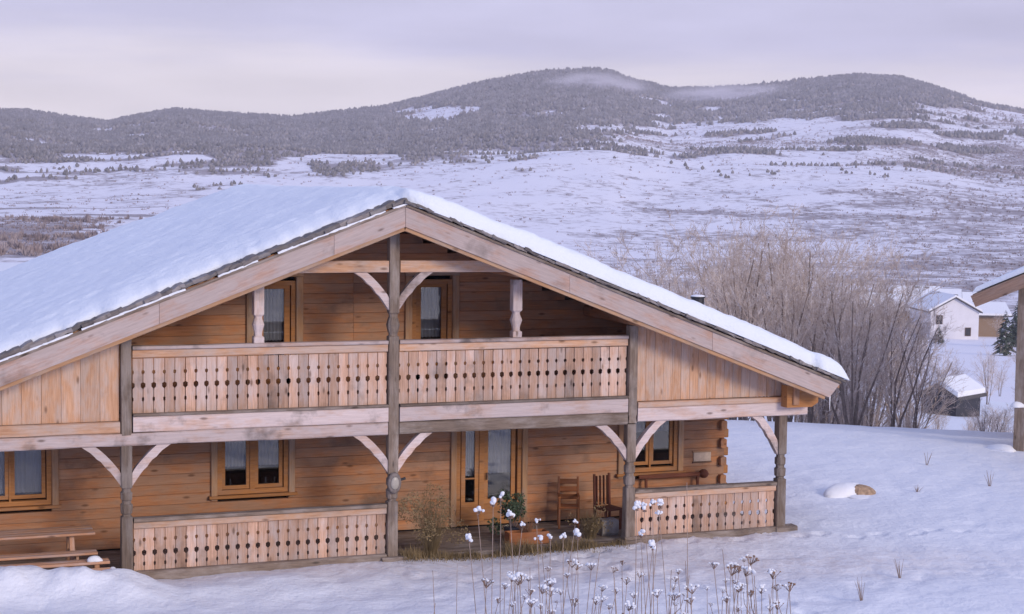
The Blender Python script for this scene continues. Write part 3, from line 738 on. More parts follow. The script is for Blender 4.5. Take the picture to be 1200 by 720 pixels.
# --- snow on the roof: rounded, uneven edges; set back from the left verge
def roof_snow():
    nu, nv = 260, 170
    U = np.linspace(-UE - .10, UE + .16, nu); Vv = np.concatenate([np.linspace(0, 1.6, 60), np.linspace(1.65, 15, nv - 60)])
    u, w = np.meshgrid(U, Vv, indexing='ij')
    setback = np.where(u < 0, .20 + .10 * fbm(u * 1.3, u * 0, 4, 81) + .07 * fbm(u * 5, u * 0 + 3, 2, 83), -.10 + .05 * fbm(u * 1.7, u * 0 + 9, 3, 85))
    blend = sstep(-.5, .5, u)
    setb = (.33 + .22 * fbm(u * 1.3, u * 0, 4, 81) + .16 * fbm(u * 4.2, u * 0 + 3, 3, 83)) * (1 - blend) + (-.10 + .05 * fbm(u * 1.7, u * 0 + 9, 3, 85)) * blend
    setb = setb + .22 * np.exp(-((u - 8.75) / .3) ** 2) * (.6 + fbm(u * 3, u * 0, 2, 87))
    v = OV + setb + w * (VB + .1 - OV - setb) / 15.0
    dfront = v - (OV + setb); dend = np.minimum(u + UE + .1, UE + .16 - u) + .10 * fbm(v * 1.3, u * 0 + 2, 3, 89)
    Tn = (.30 - .02 * blend + .05 * blend) * (1 + .14 * fbm(u * .6, v * .6, 4, 91)) + .035 * fbm(u * 2.2, v * 2.2, 3, 93) + .02 * fbm(u * 7, v * 7, 2, 95)
    e = np.clip(dfront / np.where(u < 0, 1.3, .2), 0, 1); e = np.sqrt(1 - (1 - e) ** 2)
    e2 = np.clip(dend / .35, 0, 1); e2 = np.sqrt(1 - (1 - e2) ** 2)
    e3 = np.clip((VB + .1 - v) / .3, 0, 1); e3 = np.sqrt(1 - (1 - e3) ** 2)
    th = Tn * e * e2 * e3 + .002
    rid = np.sqrt(u * u + .12) - .12
    zt = ZA + .055 - SL * rid + th
    bot = ZA + .05 - SL * rid
    n = nu * nv; V = np.concatenate([np.stack([u, v, zt], -1).reshape(-1, 3), np.stack([u, v, bot], -1).reshape(-1, 3)])
    idx = np.arange(n).reshape(nu, nv)
    q = np.stack([idx[:-1, :-1], idx[1:, :-1], idx[1:, 1:], idx[:-1, 1:]], -1).reshape(-1, 4)
    Fq = [q, q[:, ::-1] + n]
    for line in (idx[:, 0], idx[:, -1][::-1], idx[0][::-1], idx[-1]):
        a, b = line[:-1], line[1:]; Fq.append(np.stack([a, a + n, b + n, b], -1))
    link('roof_snow', np_mesh('roof_snow', V, np.concatenate(Fq), True), 'snow_roof', kind='stuff', label='thick blanket of bluish snow lying on the chalet roof', cat='snow')
roof_snow()
# flue on the far slope
fl = empty('chimney_flue', (8.6, 4.2, 3.45), label='dark metal chimney flue with a cap behind the right roof slope', cat='chimney')
fl.name = 'chimney_flue'
vs, fs = lathe([(0, .11), (.95, .11)], 14); link('pipe', mesh('pipe', vs, fs), 'dark_metal', fl, WM[fl.name] @ T(0, 0, 0))
vs, fs = lathe([(.86, .15), (1.16, .15), (1.17, .17), (1.20, .17)], 14); link('cap', mesh('cap', vs, fs), 'dark_metal', fl, WM[fl.name] @ T(0, 0, 0))
vs, fs = lathe([(1.202, .17), (1.225, .15), (1.24, .08)], 14); link('snow_cap', mesh('snow_cap', vs, fs, True), 'snow_cap', fl, WM[fl.name] @ T(0, 0, 0))
# icicles and torn snow under the right eave end
def icicle(u, v, z, L):
    vs, fs = lathe([(0, .022), (-L * .3, .018), (-L * .7, .011), (-L, .003)], 6)
    return link('icicle', mesh('icicle', vs, fs, True), 'snow_cap', None, T(u, v, z), label='thin icicle hanging from the right end of the eave', cat='icicle', group='icicles at the right eave')
for i in range(4): icicle(9.32 + .04 * (i % 2), -.45 + .38 * i, zf(9.33) - .12, (.55, .25, .38, .2)[i])
bar('porch_edge_beam', (.13, .02, -.03), (4.84, .02, -.03), .16, .15, 'grey_wood', ch, seg=.6, jit=.008, ch=.02)

# ------------------------------------------------------------------ things on the porch
def thing(name, loc, rz, label, cat, group=None): return empty(name, loc, rz, label=label, cat=cat, group=group)
def lbar(name, root, p0, p1, w, h, mat, parent=None, **kw):
    """bar given in the thing's own frame"""
    me_o = bar(name, p0, p1, w, h, mat, None, **kw)
    mw = WM[root.name] @ WM[me_o.name]; me_o.matrix_basis = mw; WM[me_o.name] = mw
    par = parent or root; me_o.parent = par; me_o.matrix_parent_inverse = WM[par.name].inverted()
    return me_o
def lobj(name, root, me, mat, mloc=None, parent=None):
    return link(name, me, mat, parent or root, WM[root.name] @ (mloc or Matrix.Identity(4)))
# picnic table at the left end
t = thing('picnic_table', (-6.9, .62, .045), 0, 'long wooden picnic table with bench at the left end of the porch', 'table')
for i in range(4): lbar('table_plank', t, (-1.5, -.27 + .18 * i, .74), (1.4, -.27 + .18 * i, .74), .172, .045, 'table_wood')
for sx in (-1.1, 1.0):
    for sy in (-1, 1): lbar('leg', t, (sx, sy * .42, 0), (sx, sy * .16, .715), .09, .09, 'table_wood')
    lbar('crossbar', t, (sx + .06, -.62, .38), (sx + .06, .62, .38), .045, .10, 'table_wood')
for i in range(2): lbar('bench_plank', t, (-1.5, -.50 - .15 * i, .455), (1.4, -.50 - .15 * i, .455), .142, .045, 'table_wood')
t = thing('low_bench', (-6.75, -.30, .0), 0, 'low plank bench half buried behind the snow bank', 'bench')
for i in range(2): lbar('seat_plank', t, (-1.6, -.07 + .15 * i, .40), (1.42, -.07 + .15 * i, .40), .142, .05, 'table_wood')
lbar('front_rail', t, (-1.6, -.16, .25), (1.42, -.16, .25), .035, .14, 'table_wood')
for sx in (-1.3, 1.2): lbar('leg', t, (sx, 0, 0), (sx, 0, .37), .09, .2, 'table_wood')
def lump(rx, ry, rz_, seed, n=14, m=8):
    vs, fs = [], []
    rr = random.Random(seed); ph = [rr.uniform(0, 6.28) for _ in range(6)]
    for i in range(m + 1):
        th = math.pi / 2 * i / m
        for k in range(n):
            a = 2 * math.pi * k / n; f = 1 + .14 * math.sin(2 * a + ph[0]) + .10 * math.sin(3 * a + ph[1] + th * 2) + .07 * math.sin(5 * a + ph[2] + 3 * th) + rr.uniform(-.055, .055)
            vs.append((rx * f * math.cos(th) * math.cos(a), ry * f * math.cos(th) * math.sin(a), rz_ * math.sin(th) * (1 + .12 * math.sin(a + ph[3]) * math.cos(th))))
    for i in range(m):
        for k in range(n): a, b = i * n + k, i * n + (k + 1) % n; fs.append((a, b, b + n, a + n))
    fs.append(tuple(range(n))[::-1])
    return mesh('lump', vs, fs, True)
link('snow_lump', lump(.12, .10, .10, 3), 'snow_cap', None, T(-5.58, -.36, .425), label='small lump of snow on the low bench near its right end', cat='snow')
link('snow_lump', lump(.07, .07, .07, 5), 'snow_cap', None, T(-5.28, -.45, .25), label='tiny ball of snow beside the foot of the left porch post', cat='snow')
# wooden chair by the door
t = thing('wooden_chair', (4.32, 1.55, .045), -.35, 'reddish brown wooden chair on the porch right of the door', 'chair')
for i in range(4): lbar('seat_slat', t, (-.22, -.165 + .11 * i, .44), (.22, -.165 + .11 * i, .44), .10, .03, 'chair_wood')
for sx in (-.2, .2):
    lbar('leg', t, (sx, -.19, 0), (sx, -.19, .425), .045, .045, 'chair_wood'); lbar('leg', t, (sx, .21, 0), (sx, .27, 1.02), .045, .045, 'chair_wood')
    lbar('armrest', t, (sx, -.22, .66), (sx, .24, .66), .06, .035, 'chair_wood'); lbar('arm_post', t, (sx, -.19, .455), (sx, -.19, .642), .04, .04, 'chair_wood')
for i in range(3): lbar('back_slat', t, (-.178, .235 + .012 * i, .60 + .16 * i), (.178, .235 + .012 * i, .60 + .16 * i), .025, .11, 'chair_wood')
# second chair, dark, beside the post
t = thing('dark_chair', (5.05, 1.15, .045), .2, 'dark high-backed wooden chair behind the right entrance post', 'chair')
for sx in (-.19, .19):
    lbar('leg', t, (sx, -.18, 0), (sx, -.18, .41), .05, .05, 'red_wood'); lbar('leg', t, (sx, .2, 0), (sx, .26, 1.12), .05, .05, 'red_wood')
lbar('seat', t, (-.22, 0, .43), (.22, 0, .43), .44, .04, 'red_wood')
for i in range(4): lbar('back_slat', t, (-.135 + .09 * i, .225, .47), (-.135 + .09 * i, .25, 1.08), .02, .07, 'red_wood')
# stone block by the post
vs, fs = bar_geo(.36, .3, .34, .05, 4, .02); link('stone_block', mesh('stone_block', vs, fs), 'grey_stone', None, T(4.62, .62, .21), label='grey stone block standing at the foot of the right entrance post', cat='stone')
# bench with dark red back along the wall
t = thing('wall_bench', (6.95, 1.75, .045), 0, 'bench with a dark red backrest rail under the right window', 'bench')
for i in range(3): lbar('seat_plank', t, (-.75, -.16 + .15 * i, .44), (.75, -.16 + .15 * i, .44), .142, .04, 'table_wood')
for sx in (-.62, .62):
    for sy in (-.15, .2): lbar('leg', t, (sx, sy, 0), (sx, sy, .42), .07, .07, 'red_wood')
    lbar('back_post', t, (sx, .24, .3), (sx, .29, .84), .06, .05, 'red_wood')
lbar('backrest', t, (-.80, .27, .88), (.70, .27, .88), .06, .09, 'red_wood', seg=.2, jit=.006)
vs, fs = lathe([(-.09, .05), (-.06, .09), (.0, .115), (.06, .09), (.09, .05)], 10); lobj('end_knob', t, mesh('end_knob', vs, fs, True), 'red_wood', T(.76, .27, .88))
# plaque on the wall
t = thing('wall_plaque', (7.75, 2.185, 1.27), 0, 'pale wooden plaque on the log wall near the corner', 'plaque')
lobj('board', t, mesh('board', *bar_geo(.42, .03, .2, .008)), 'plaque', T(-.21, 0, 0))
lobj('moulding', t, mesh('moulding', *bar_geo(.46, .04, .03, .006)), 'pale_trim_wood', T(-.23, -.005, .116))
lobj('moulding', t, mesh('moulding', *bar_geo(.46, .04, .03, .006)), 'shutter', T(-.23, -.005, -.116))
# lantern on the middle post
t = thing('post_lantern', (0, -.135, 1.50), 0, 'round grey lantern hanging on the middle porch post', 'lantern')
RX = Matrix.Rotation(math.pi / 2, 4, 'X')
vs, fs = lathe([(.0, .125), (.03, .14), (.06, .125), (.07, .10)], 18); lobj('ring', t, mesh('ring', vs, fs, True), 'lantern_grey', RX @ Matrix.Diagonal((1, 1.5, 1, 1)))
vs, fs = lathe([(.072, .085), (.085, .075), (.092, .03)], 16); lobj('glass', t, mesh('glass', vs, fs, True), 'lantern_glass', RX @ Matrix.Diagonal((1, 1.5, 1, 1)))
lbar('hook', t, (.1, -.03, .05), (.22, -.03, .08), .03, .05, 'dark_metal')

# leafy shrubs
def leaves(n, fn, size, seed, up=.3):
    r = np.random.default_rng(seed); p = fn(r, n); d = r.normal(size=(n, 3)); d[:, 2] += up; d /= np.linalg.norm(d, axis=1)[:, None]
    e = np.cross(d, r.normal(size=(n, 3))); e /= np.linalg.norm(e, axis=1)[:, None]; s = size * r.uniform(.6, 1.4, n)[:, None]
    V = np.stack([p, p + d * s * .5 + e * s * .24, p + d * s, p + d * s * .5 - e * s * .24], 1).reshape(-1, 3)
    return np_mesh('leaves', V, np.arange(4 * n).reshape(n, 4))
def blob(cx, cz, rx, rz_, k=9):
    def f(r, n):
        cc = r.normal(size=(k, 3)) * np.array([rx * .5, rx * .5, rz_ * .45]) + np.array([0, 0, cz]); i = r.integers(0, k, n)
        d = r.normal(size=(n, 3)); d /= np.linalg.norm(d, axis=1)[:, None]
        return cc[i] + d * np.array([rx, rx, rz_]) * .42 * r.uniform(.6, 1, (n, 1))
    return f
def stems(n, h, spread, seed, r0=.012):
    rr = random.Random(seed); vs, fs = [], []
    for i in range(n):
        a = rr.uniform(0, 6.28); q = rr.uniform(.2, 1) * spread; hh = h * rr.uniform(.6, 1)
        tube(vs, fs, [(0.15 * q * math.cos(a), .15 * q * math.sin(a), 0), (.5 * q * math.cos(a), .5 * q * math.sin(a), hh * .5), (q * math.cos(a), q * math.sin(a), hh)], [r0, r0 * .7, r0 * .3], 3)
    return mesh('stems', vs, fs)
def tube(vs, fs, pts, rad, n=4):
    k0 = len(vs); P_ = [Vector(p) for p in pts]
    for i, p in enumerate(P_):
        d = (P_[min(i + 1, len(P_) - 1)] - P_[max(i - 1, 0)]).normalized()
        a = d.orthogonal().normalized(); b = d.cross(a)
        for k in range(n):
            t = 2 * math.pi * k / n; q = p + (a * math.cos(t) + b * math.sin(t)) * rad[i]; vs.append((q.x, q.y, q.z))
    for i in range(len(P_) - 1):
        for k in range(n): a, b = k0 + i * n + k, k0 + i * n + (k + 1) % n; fs.append((a, b, b + n, a + n))
    fs.append(tuple(range(k0 + (len(P_) - 1) * n, k0 + len(P_) * n)))
def shrub(name, loc, h, rx, n, size, mat, seed, label, pot=None, cat='shrub'):
    t = thing(name, loc, 0, label, cat)
    z0 = .0
    if pot:
        vs, fs = lathe([(0, .13), (.02, .15), (.22, .19), (.26, .205), (.27, .17)], 16); lobj('pot', t, mesh('pot', vs, fs, True), pot); z0 = .22
    lobj('stems', t, stems(26 if pot else 170, h * (.9 if pot else 1.05), rx * .9, seed, .008 if pot else .0045), 'dry_stem' if pot else 'olive_leaf', T(0, 0, z0 * .8))
    lobj('foliage', t, leaves(n, blob(0, z0 + h * .55, rx, h * .5), size, seed), mat)
    return t
shrub('porch_bush', (.78, -.02, -.03), 1.30, .62, 2600, .042, 'olive_leaf', 21, 'wispy olive brown bush growing beside the middle porch post')
shrub('porch_bush', (4.30, .35, -.03), .66, .36, 500, .042, 'olive_leaf', 25, 'low withered bush left of the right entrance post')
shrub('potted_shrub', (2.78, .75, .045), .75, .32, 1500, .07, 'green_leaf', 23, 'green shrub in a dark pot in front of the entrance door', 'dark_pot')
t = thing('planter_box', (2.9, .30, .045), 0, 'orange brown wooden planter box on the porch edge', 'planter')
for sy in (-.13, .13): lbar('side_board', t, (-.42, sy, .13), (.42, sy, .13), .03, .25, 'chair_wood')
for sx in (-.405, .405): lbar('end_board', t, (sx, -.113, .13), (sx, .113, .13), .03, .25, 'chair_wood')
lobj('soil', t, mesh('soil', *bar_geo(.77, .22, .18, .01)), 'dark_pot', T(-.385, 0, .10))
lobj('withered_plants', t, stems(40, .38, .34, 27, .008), 'terracotta', T(0, 0, .18))

def dead_grass():
    r = np.random.default_rng(77); n = 5200
    x = r.uniform(.15, 4.85, n); y = -.10 - np.abs(r.normal(0, .20, n)) + .12; z = H(x, y)
    h = r.uniform(.05, .20, n) * np.clip(1.3 + 1.4 * fbm(x * 1.6, y * 0, 3, 111), .25, 2.2); a = r.uniform(0, 6.28, n); l = r.uniform(.2, .9, n)
    b = np.stack([x, y, z - .02], -1); tp = b + np.stack([np.cos(a) * h * l, np.sin(a) * h * l, h], -1); o = np.stack([np.sin(a), -np.cos(a), 0 * a], -1) * .008
    V = np.stack([b - o, b + o, tp], 1).reshape(-1, 3)
    link('dead_grass', np_mesh('dead_grass', V, np.arange(3 * n).reshape(n, 3)), 'olive_leaf', kind='stuff', label='strip of withered brown grass along the porch edge at the entrance', cat='grass')
dead_grass()
# ------------------------------------------------------------------ boulder and small tufts in the snow field
gz = lambda x, y: float(H(np.array([x]), np.array([y]))[0])
t = thing('boulder', (12.5, 3.35, gz(12.5, 3.35) - .06), .3, 'snow-capped boulder with a bare tan face in the snow field', 'boulder')
rk = lump(.36, .30, .30, 9, 12, 6); rk.polygons.foreach_set('use_smooth', [False] * len(rk.polygons)); lobj('rock', t, rk, 'tan_stone', T(.04, -.08, 0))
lobj('snow_drift', t, lump(.75, .5, .13, 15, 26, 10), 'snow_cap', T(.05, .02, 0))
lobj('snow_cap', t, lump(.62, .42, .33, 13, 26, 12), 'snow_cap', T(-.16, .16, .0))

# ------------------------------------------------------------------ bare trees below the crest
def bare_tree(seed, h, nst, spread):
    rr = random.Random(seed); tv, tf, bv, bf_ = [], [], [], []
    def grow(p, d, L, r, lvl):
        n = 4 if lvl < 2 else 3; pts = [p]; rad = [r]
        for i in range(n):
            d = (d + Vector((rr.gauss(0, .11 + .07 * lvl), rr.gauss(0, .11 + .07 * lvl), rr.gauss(.05, .06)))).normalized()
            p = p + d * (L / n); pts.append(p); rad.append(max(.0055, r * (1 - .72 * (i + 1) / n)))
        (tube(tv, tf, pts, rad, 5) if lvl < 1 else tube(bv, bf_, pts, rad, 3))
        if lvl >= 3: return
        nb = (9, 7, 5)[lvl]
        for i in range(nb):
            t = rr.uniform(.22 if lvl else .18, 1.0); k = min(n - 1, int(t * n)); q = pts[k].lerp(pts[k + 1], t * n - k)
            dd = (pts[k + 1] - pts[k]).normalized(); a = rr.uniform(0, 6.28); o = dd.orthogonal().normalized(); o = (o * math.cos(a) + dd.cross(o) * math.sin(a))
            grow(q, (dd * rr.uniform(.7, 1.05) + o * rr.uniform(.45, 1.0) + Vector((0, 0, .16))).normalized(), L * rr.uniform(.32, .52) * (1.15 - .45 * t), max(.007, rad[k] * .5), lvl + 1)
    for i in range(nst):
        a = 6.28 * i / nst + rr.uniform(-.5, .5); q = spread * rr.uniform(.3, 1)
        grow(Vector((.15 * math.cos(a), .15 * math.sin(a), -.4)), Vector((q * math.cos(a), q * math.sin(a), 1)).normalized(), h * rr.uniform(.75, 1), .06 * h / 7 * rr.uniform(.7, 1.2), 0)
    top = max(v[2] for v in bv); k = h / top
    tv = [(a * k, b * k, c * k) for a, b, c in tv]; bv = [(a * k, b * k, c * k) for a, b, c in bv]
    return mesh('trunk', tv, tf), mesh('branches', bv, bf_)
TREES = []
for i in range(7):
    a, b = bare_tree(100 + i, 8.0, (3, 4, 2, 5, 3, 4, 6)[i], (.16, .2, .1, .26, .14, .22, .3)[i]); a.materials.append(MAT['trunk_bark']); b.materials.append(MAT['twig_bark']); TREES.append((a, b))
def tree(kind, x, y, h, rz, label, group, cat='tree', name='bare_tree'):
    s = h / 8.0; o = link(name, None, None, None, T(x, y, gz(x, y)) @ Matrix.Rotation(rz, 4, 'Z') @ Matrix.Diagonal((s, s, s, 1)), label=label, cat=cat, group=group)
    link('trunk', TREES[kind][0], None, o, WM[o.name]); link('branches', TREES[kind][1], None, o, WM[o.name])
    return o
rr = random.Random(5)
TOPS = [(748, 296), (775, 272), (800, 258), (860, 248), (930, 250), (1000, 256), (1035, 275), (1060, 310), (1085, 360), (1110, 420)]
def topy(px): return float(np.interp(px, [a for a, b in TOPS], [b for a, b in TOPS]))
cnt = 0
for row, dep in enumerate((56, 62, 68, 75, 83)):
    n = 7
    for i in range(n):
        px = 752 + (1084 - 752) * (i + rr.uniform(.1, .9)) / n
        d = dep + rr.uniform(-2.5, 2.5); p = at(px, 400, d); z = gz(p.x, p.y)
        tp = topy(px) + rr.uniform(-6, 45) * (1 if row < 3 else .6); zt = at(px, tp, d).z
        h = zt - z
        if h < 2.2: continue
        zone = 'by the flue' if px < 850 else 'above the right eave end' if px < 965 else 'beside the white village house'
        lab = 'bare ' + ('tree in the front row of the thicket, ' if row < 2 else 'tree deep in the thicket, ' if row < 4 else 'tree in the rearmost row of the thicket, ') + zone; grp = lab.replace('tree', 'trees', 1)
        tree(rr.randrange(7), p.x, p.y, h * rr.uniform(1.0, 1.06), rr.uniform(0, 6.28), lab, grp); cnt += 1
# low scrub at the foot of the slope, right of the trees
for i in range(42):
    px = rr.uniform(940, 1185); d = rr.uniform(55, 88); p = at(px, 480, d); h = rr.uniform(.7, 1.7) if px > 1085 else rr.uniform(1.2, 2.4)
    tree(rr.choice((3, 6, 5)), p.x, p.y, h + .5, rr.uniform(0, 6.28), 'low leafless shrub along the foot of the snow field', 'low shrubs along the crest', 'shrub', 'bare_shrub')
# a few single trees on the far slope
for (px, py, d, h) in ((1032, 262, 420, 9), (1040, 250, 520, 10), (905, 250, 470, 8), (770, 240, 620, 9), (1110, 300, 330, 5), (1100, 305, 360, 5)):
    p = at(px, 300, d); tree(rr.randrange(7), p.x, p.y, h, rr.uniform(0, 6), 'thin single tree standing alone on the far snowy slope', 'single trees on the far slope')

# ------------------------------------------------------------------ village in the valley
def conifer(x, y, h, seed, label):
    r = np.random.default_rng(seed); t = thing('conifer', (x, y, gz(x, y) - .1), 0, label, 'tree')
    vs, fs = lathe([(0, .035 * h), (h * .9, .008 * h)], 7); lobj('trunk', t, mesh('trunk', vs, fs), 'trunk_bark')
    V, Fs, SV, SF = [], [], [], []
    n = int(70 + 12 * h)
    for i in range(n):
        f = (i + r.uniform()) / n; z = h * (.10 + .88 * f); L = h * .30 * (1 - f) ** .85 + .12; a = r.uniform(0, 6.283)
        d = np.array([math.cos(a), math.sin(a), 0]); e = np.array([-math.sin(a), math.cos(a), 0]); w = L * .26; L *= r.uniform(.7, 1.15)
        p = np.array([0, 0, z])
        for (VV, FF, dz, q) in ((V, Fs, 0, 1.0), (SV, SF, .05, .8)):
            if VV is SV and r.uniform() < .45: continue
            k = len(VV)
            VV += [p + [0, 0, dz], p + d * L * .55 * q + e * w * q + [0, 0, dz - L * .10], p + d * L * q + [0, 0, dz - L * .28], p + d * L * .55 * q - e * w * q + [0, 0, dz - L * .10], p + d * L * .55 * q + [0, 0, dz + .06 * L]]
            FF += [(k, k + 1, k + 4), (k + 1, k + 2, k + 4), (k + 2, k + 3, k + 4), (k + 3, k, k + 4)]
    lobj('crown', t, mesh('crown', V, Fs), 'conifer_green'); lobj('snow_on_branches', t, mesh('snow', SV, SF), 'snow_cap'); return t
def house(name, px, py, depth, wdt, dpt, hw, rise, rz, wall, label, wins=(), chim=None, oh=.5, roofm='dark_roof', base=None, z=None):
    p = at(px, py, depth); zg = gz(p.x, p.y) - .3 if z is None else z
    t = thing(name, (p.x, p.y, zg), rz, label, 'house' if name != 'shed' else 'shed'); w2 = wdt / 2
    lobj('wall', t, mesh('wall', [(-w2, 0, 0), (w2, 0, 0), (w2, 0, hw), (0, 0, hw + rise), (-w2, 0, hw), (-w2, dpt, 0), (w2, dpt, 0), (w2, dpt, hw), (0, dpt, hw + rise), (-w2, dpt, hw)],
         [(0, 1, 2, 3, 4), (9, 8, 7, 6, 5), (1, 6, 7, 2), (5, 0, 4, 9)]), wall)
    k = rise / w2
    def slab(z0, th, o):
        e = w2 + o; ze = hw + rise - k * e
        v = [(-e, -o, ze + z0), (0, -o, hw + rise + z0), (e, -o, ze + z0), (e, -o, ze + z0 + th), (0, -o, hw + rise + z0 + th), (-e, -o, ze + z0 + th)]
        v += [(a, dpt + o, c) for a, b, c in v]
        return mesh('slab', v, [(0, 1, 4, 5), (1, 2, 3, 4), (6, 11, 10, 7), (7, 10, 9, 8), (0, 6, 7, 1), (1, 7, 8, 2), (5, 4, 10, 11), (4, 3, 9, 10), (2, 8, 9, 3), (0, 5, 11, 6)])
    rf = lobj('roof', t, slab(.04, .20, oh), roofm)
    lobj('roof_snow', t, slab(.245, .34, oh - .08), 'snow_cap', None, rf)
    for (a, b, c, d, kind) in wins:
        if kind == 'door':
            dd = lobj('door', t, mesh('door', *[[(a, -.03, c), (b, -.03, c), (b, -.03, d), (a, -.03, d), (a, .02, c), (b, .02, c), (b, .02, d), (a, .02, d)], [(0, 1, 2, 3), (0, 4, 5, 1), (1, 5, 6, 2), (2, 6, 7, 3), (3, 7, 4, 0)]]), 'shutter')
        else:
            f = .09; fr = []
            o = lobj('window', t, mesh('window', [(a - f, -.05, c - f), (b + f, -.05, c - f), (b + f, -.05, d + f), (a - f, -.05, d + f), (a, -.05, c), (b, -.05, c), (b, -.05, d), (a, -.05, d)], [(0, 1, 5, 4), (1, 2, 6, 5), (2, 3, 7, 6), (3, 0, 4, 7)]), 'shutter')
            lobj('pane', t, mesh('pane', [(a, -.04, c), (b, -.04, c), (b, -.04, d), (a, -.04, d)], [(0, 1, 2, 3)]), 'dark_pot', None, o)
    if chim:
        x, y, hh = chim; zc = hw + rise - k * abs(x)
        c = boxes('chimney', [(-.35, .35, -.35, .35, -.4, hh)], 'grey_stone', rf); mw = WM[t.name] @ T(x, y, zc); c.matrix_basis = mw; WM[c.name] = mw
        c2 = boxes('chimney_cap', [(-.45, .45, -.45, .45, hh, hh + .15)], 'dark_roof', rf); c2.matrix_basis = mw
    return t
FACE = math.atan2(-R2[1] * -1, R2[0]) if False else math.atan2(R2[1], R2[0])     # a gable turned square to the viewer
house('village_house', 1118, 400, 285, 8.4, 12, 5.0, 2.3, FACE + .06, 'plaster', 'white village house with its gable towards the chalet', [(-3.2, -2.2, 2.9, 4.3, 'w'), (.2, 1.0, .3, 2.3, 'door') if False else (1.9, 2.8, .9, 2.2, 'w')], (1.2, 4, .9))
house('village_house', 1122, 372, 330, 13, 12, 3.6, 3.2, FACE + 1.35, 'plaster', 'larger village house behind the white one with a wide snowy roof', [(-4, -2.8, 1.2, 2.5, 'w'), (-.6, .6, 1.2, 2.5, 'w'), (2.8, 4, 1.2, 2.5, 'w')], (2, 6, 1.6), .7)
house('village_house', 1172, 393, 300, 9.5, 9, 4.2, 1.5, FACE + 1.5, 'village_wood', 'tan timber village house with a flat snowy roof behind the conifer', [(-3.0, -2.0, 1.2, 2.6, 'w'), (.6, 1.6, 1.2, 2.6, 'w')], None, .8)
house('village_house', 1078, 378, 318, 8, 9, 3.4, 2.0, FACE + 1.2, 'village_wood', 'small snow-roofed house half hidden behind the bare trees', [(-2, -1, 1, 2.2, 'w'), (1, 2, 1, 2.2, 'w')], (1, 3, 1.0), .6)
house('shed', 1100, 463, 112, 2.6, 3.4, 1.5, .7, FACE - .75, 'dark_pot', 'dark little shed with a snow-covered roof below the field', [], None, .3)
house('village_house', 1098, 352, 395, 12, 10, 3.2, 2.6, FACE + 1.45, 'plaster', 'far house with a broad snowy roof above the white one', [(-3, -2, 1, 2.2, 'w'), (2, 3, 1, 2.2, 'w')], (-2, 5, 1.2), .6)
house('village_house', 1150, 366, 350, 11, 9, 3.6, 2.4, FACE + 1.6, 'village_wood', 'brown-walled house with a snowy roof tucked between the white ones', [(-3, -2, 1, 2.2, 'w'), (1, 2, 1, 2.2, 'w')], None, .7)
house('village_house', 1062, 366, 360, 9, 9, 3.0, 2.2, FACE + 1.3, 'plaster', 'pale house showing through the twigs at the edge of the thicket', [(-2, -1, 1, 2.2, 'w')], (1, 3, 1.0), .6)
p = at(1100, 402, 270); conifer(p.x, p.y, 3.4, 1, 'small dark conifer in front of the white village house')
p = at(1178, 400, 240); conifer(p.x, p.y, 6.8, 2, 'snow-dusted conifer beside the neighbouring chalet post')
p = at(1192, 380, 262); conifer(p.x, p.y, 7.6, 3, 'taller conifer partly hidden behind the neighbouring chalet post')

for i in range(22):
    px = rr.uniform(1050, 1200); d = rr.uniform(120, 330); p = at(px, 420, d)
    if 1085 < px < 1160 and d < 290 and d > 150: continue
    tree(rr.randrange(7), p.x, p.y, rr.uniform(2.5, 5.5), rr.uniform(0, 6.28), 'bare garden tree or bush among the village houses', 'bare trees in the village')
# ------------------------------------------------------------------ neighbouring chalet at the right edge
NB = at(1140, 345, 46.0)
a25 = math.radians(22); e2 = Vector((F2[0] * math.cos(a25) + R2[0] * math.sin(a25), F2[1] * math.cos(a25) + R2[1] * math.sin(a25), 0)); e1 = Vector((e2.y, -e2.x, 0))
nm = Matrix.Identity(4)
for i in range(3): nm[i][0] = e1[i]; nm[i][1] = e2[i]; nm[i][2] = (0, 0, 1)[i]
nm[0][3], nm[1][3], nm[2][3] = NB.x, NB.y, gz(NB.x, NB.y)
nb = link('neighbour_chalet', None, None, None, nm, label='corner of a second timber chalet at the right edge of the photo', cat='house')
ze = NB.z - nm[2][3]; k = .46; Wd = 12.0
v = [(0, 0, ze - .22), (Wd / 2, 0, ze + k * Wd / 2 - .22), (Wd, 0, ze - .22), (Wd, 0, ze), (Wd / 2, 0, ze + k * Wd / 2), (0, 0, ze)]; v += [(a, 11.0, c) for a, b, c in v]
fcs = [(0, 1, 4, 5), (1, 2, 3, 4), (6, 11, 10, 7), (7, 10, 9, 8), (0, 6, 7, 1), (1, 7, 8, 2), (5, 4, 10, 11), (4, 3, 9, 10), (2, 8, 9, 3), (0, 5, 11, 6)]
nr = lobj('roof', nb, mesh('roof', v, fcs), 'grey_wood')
th = .24; v = [(-.05, .10, ze + .01), (Wd / 2, .10, ze + k * Wd / 2 + .02), (Wd + .05, .10, ze + .01), (Wd, .18, ze + th * .8), (Wd / 2, .18, ze + k * Wd / 2 + th), (.06, .18, ze + th * .8)]; v += [(a, 11.0, c) for a, b, c in v]
lobj('roof_snow', nb, mesh('roof_snow', v, fcs), 'snow_roof', None, nr)
for s in (0, 1):
    q0 = (0.02, -.04, ze - .20) if s == 0 else (Wd - .02, -.04, ze - .20); q1 = (Wd / 2, -.04, ze + k * Wd / 2 - .20)
    lbar('fascia_board', nb, q0, q1, .07, .34, 'dark_fascia', nr, seg=.8, jit=.005)
pp = at(1192, 545, 46.0)
loc = nm.inverted() @ pp
px_ = loc.x
lbar('corner_post', nb, (px_, .5, -.05), (px_, .5, ze + k * px_ - .3), .30, .30, 'grey_wood', seg=.5, jit=.008)
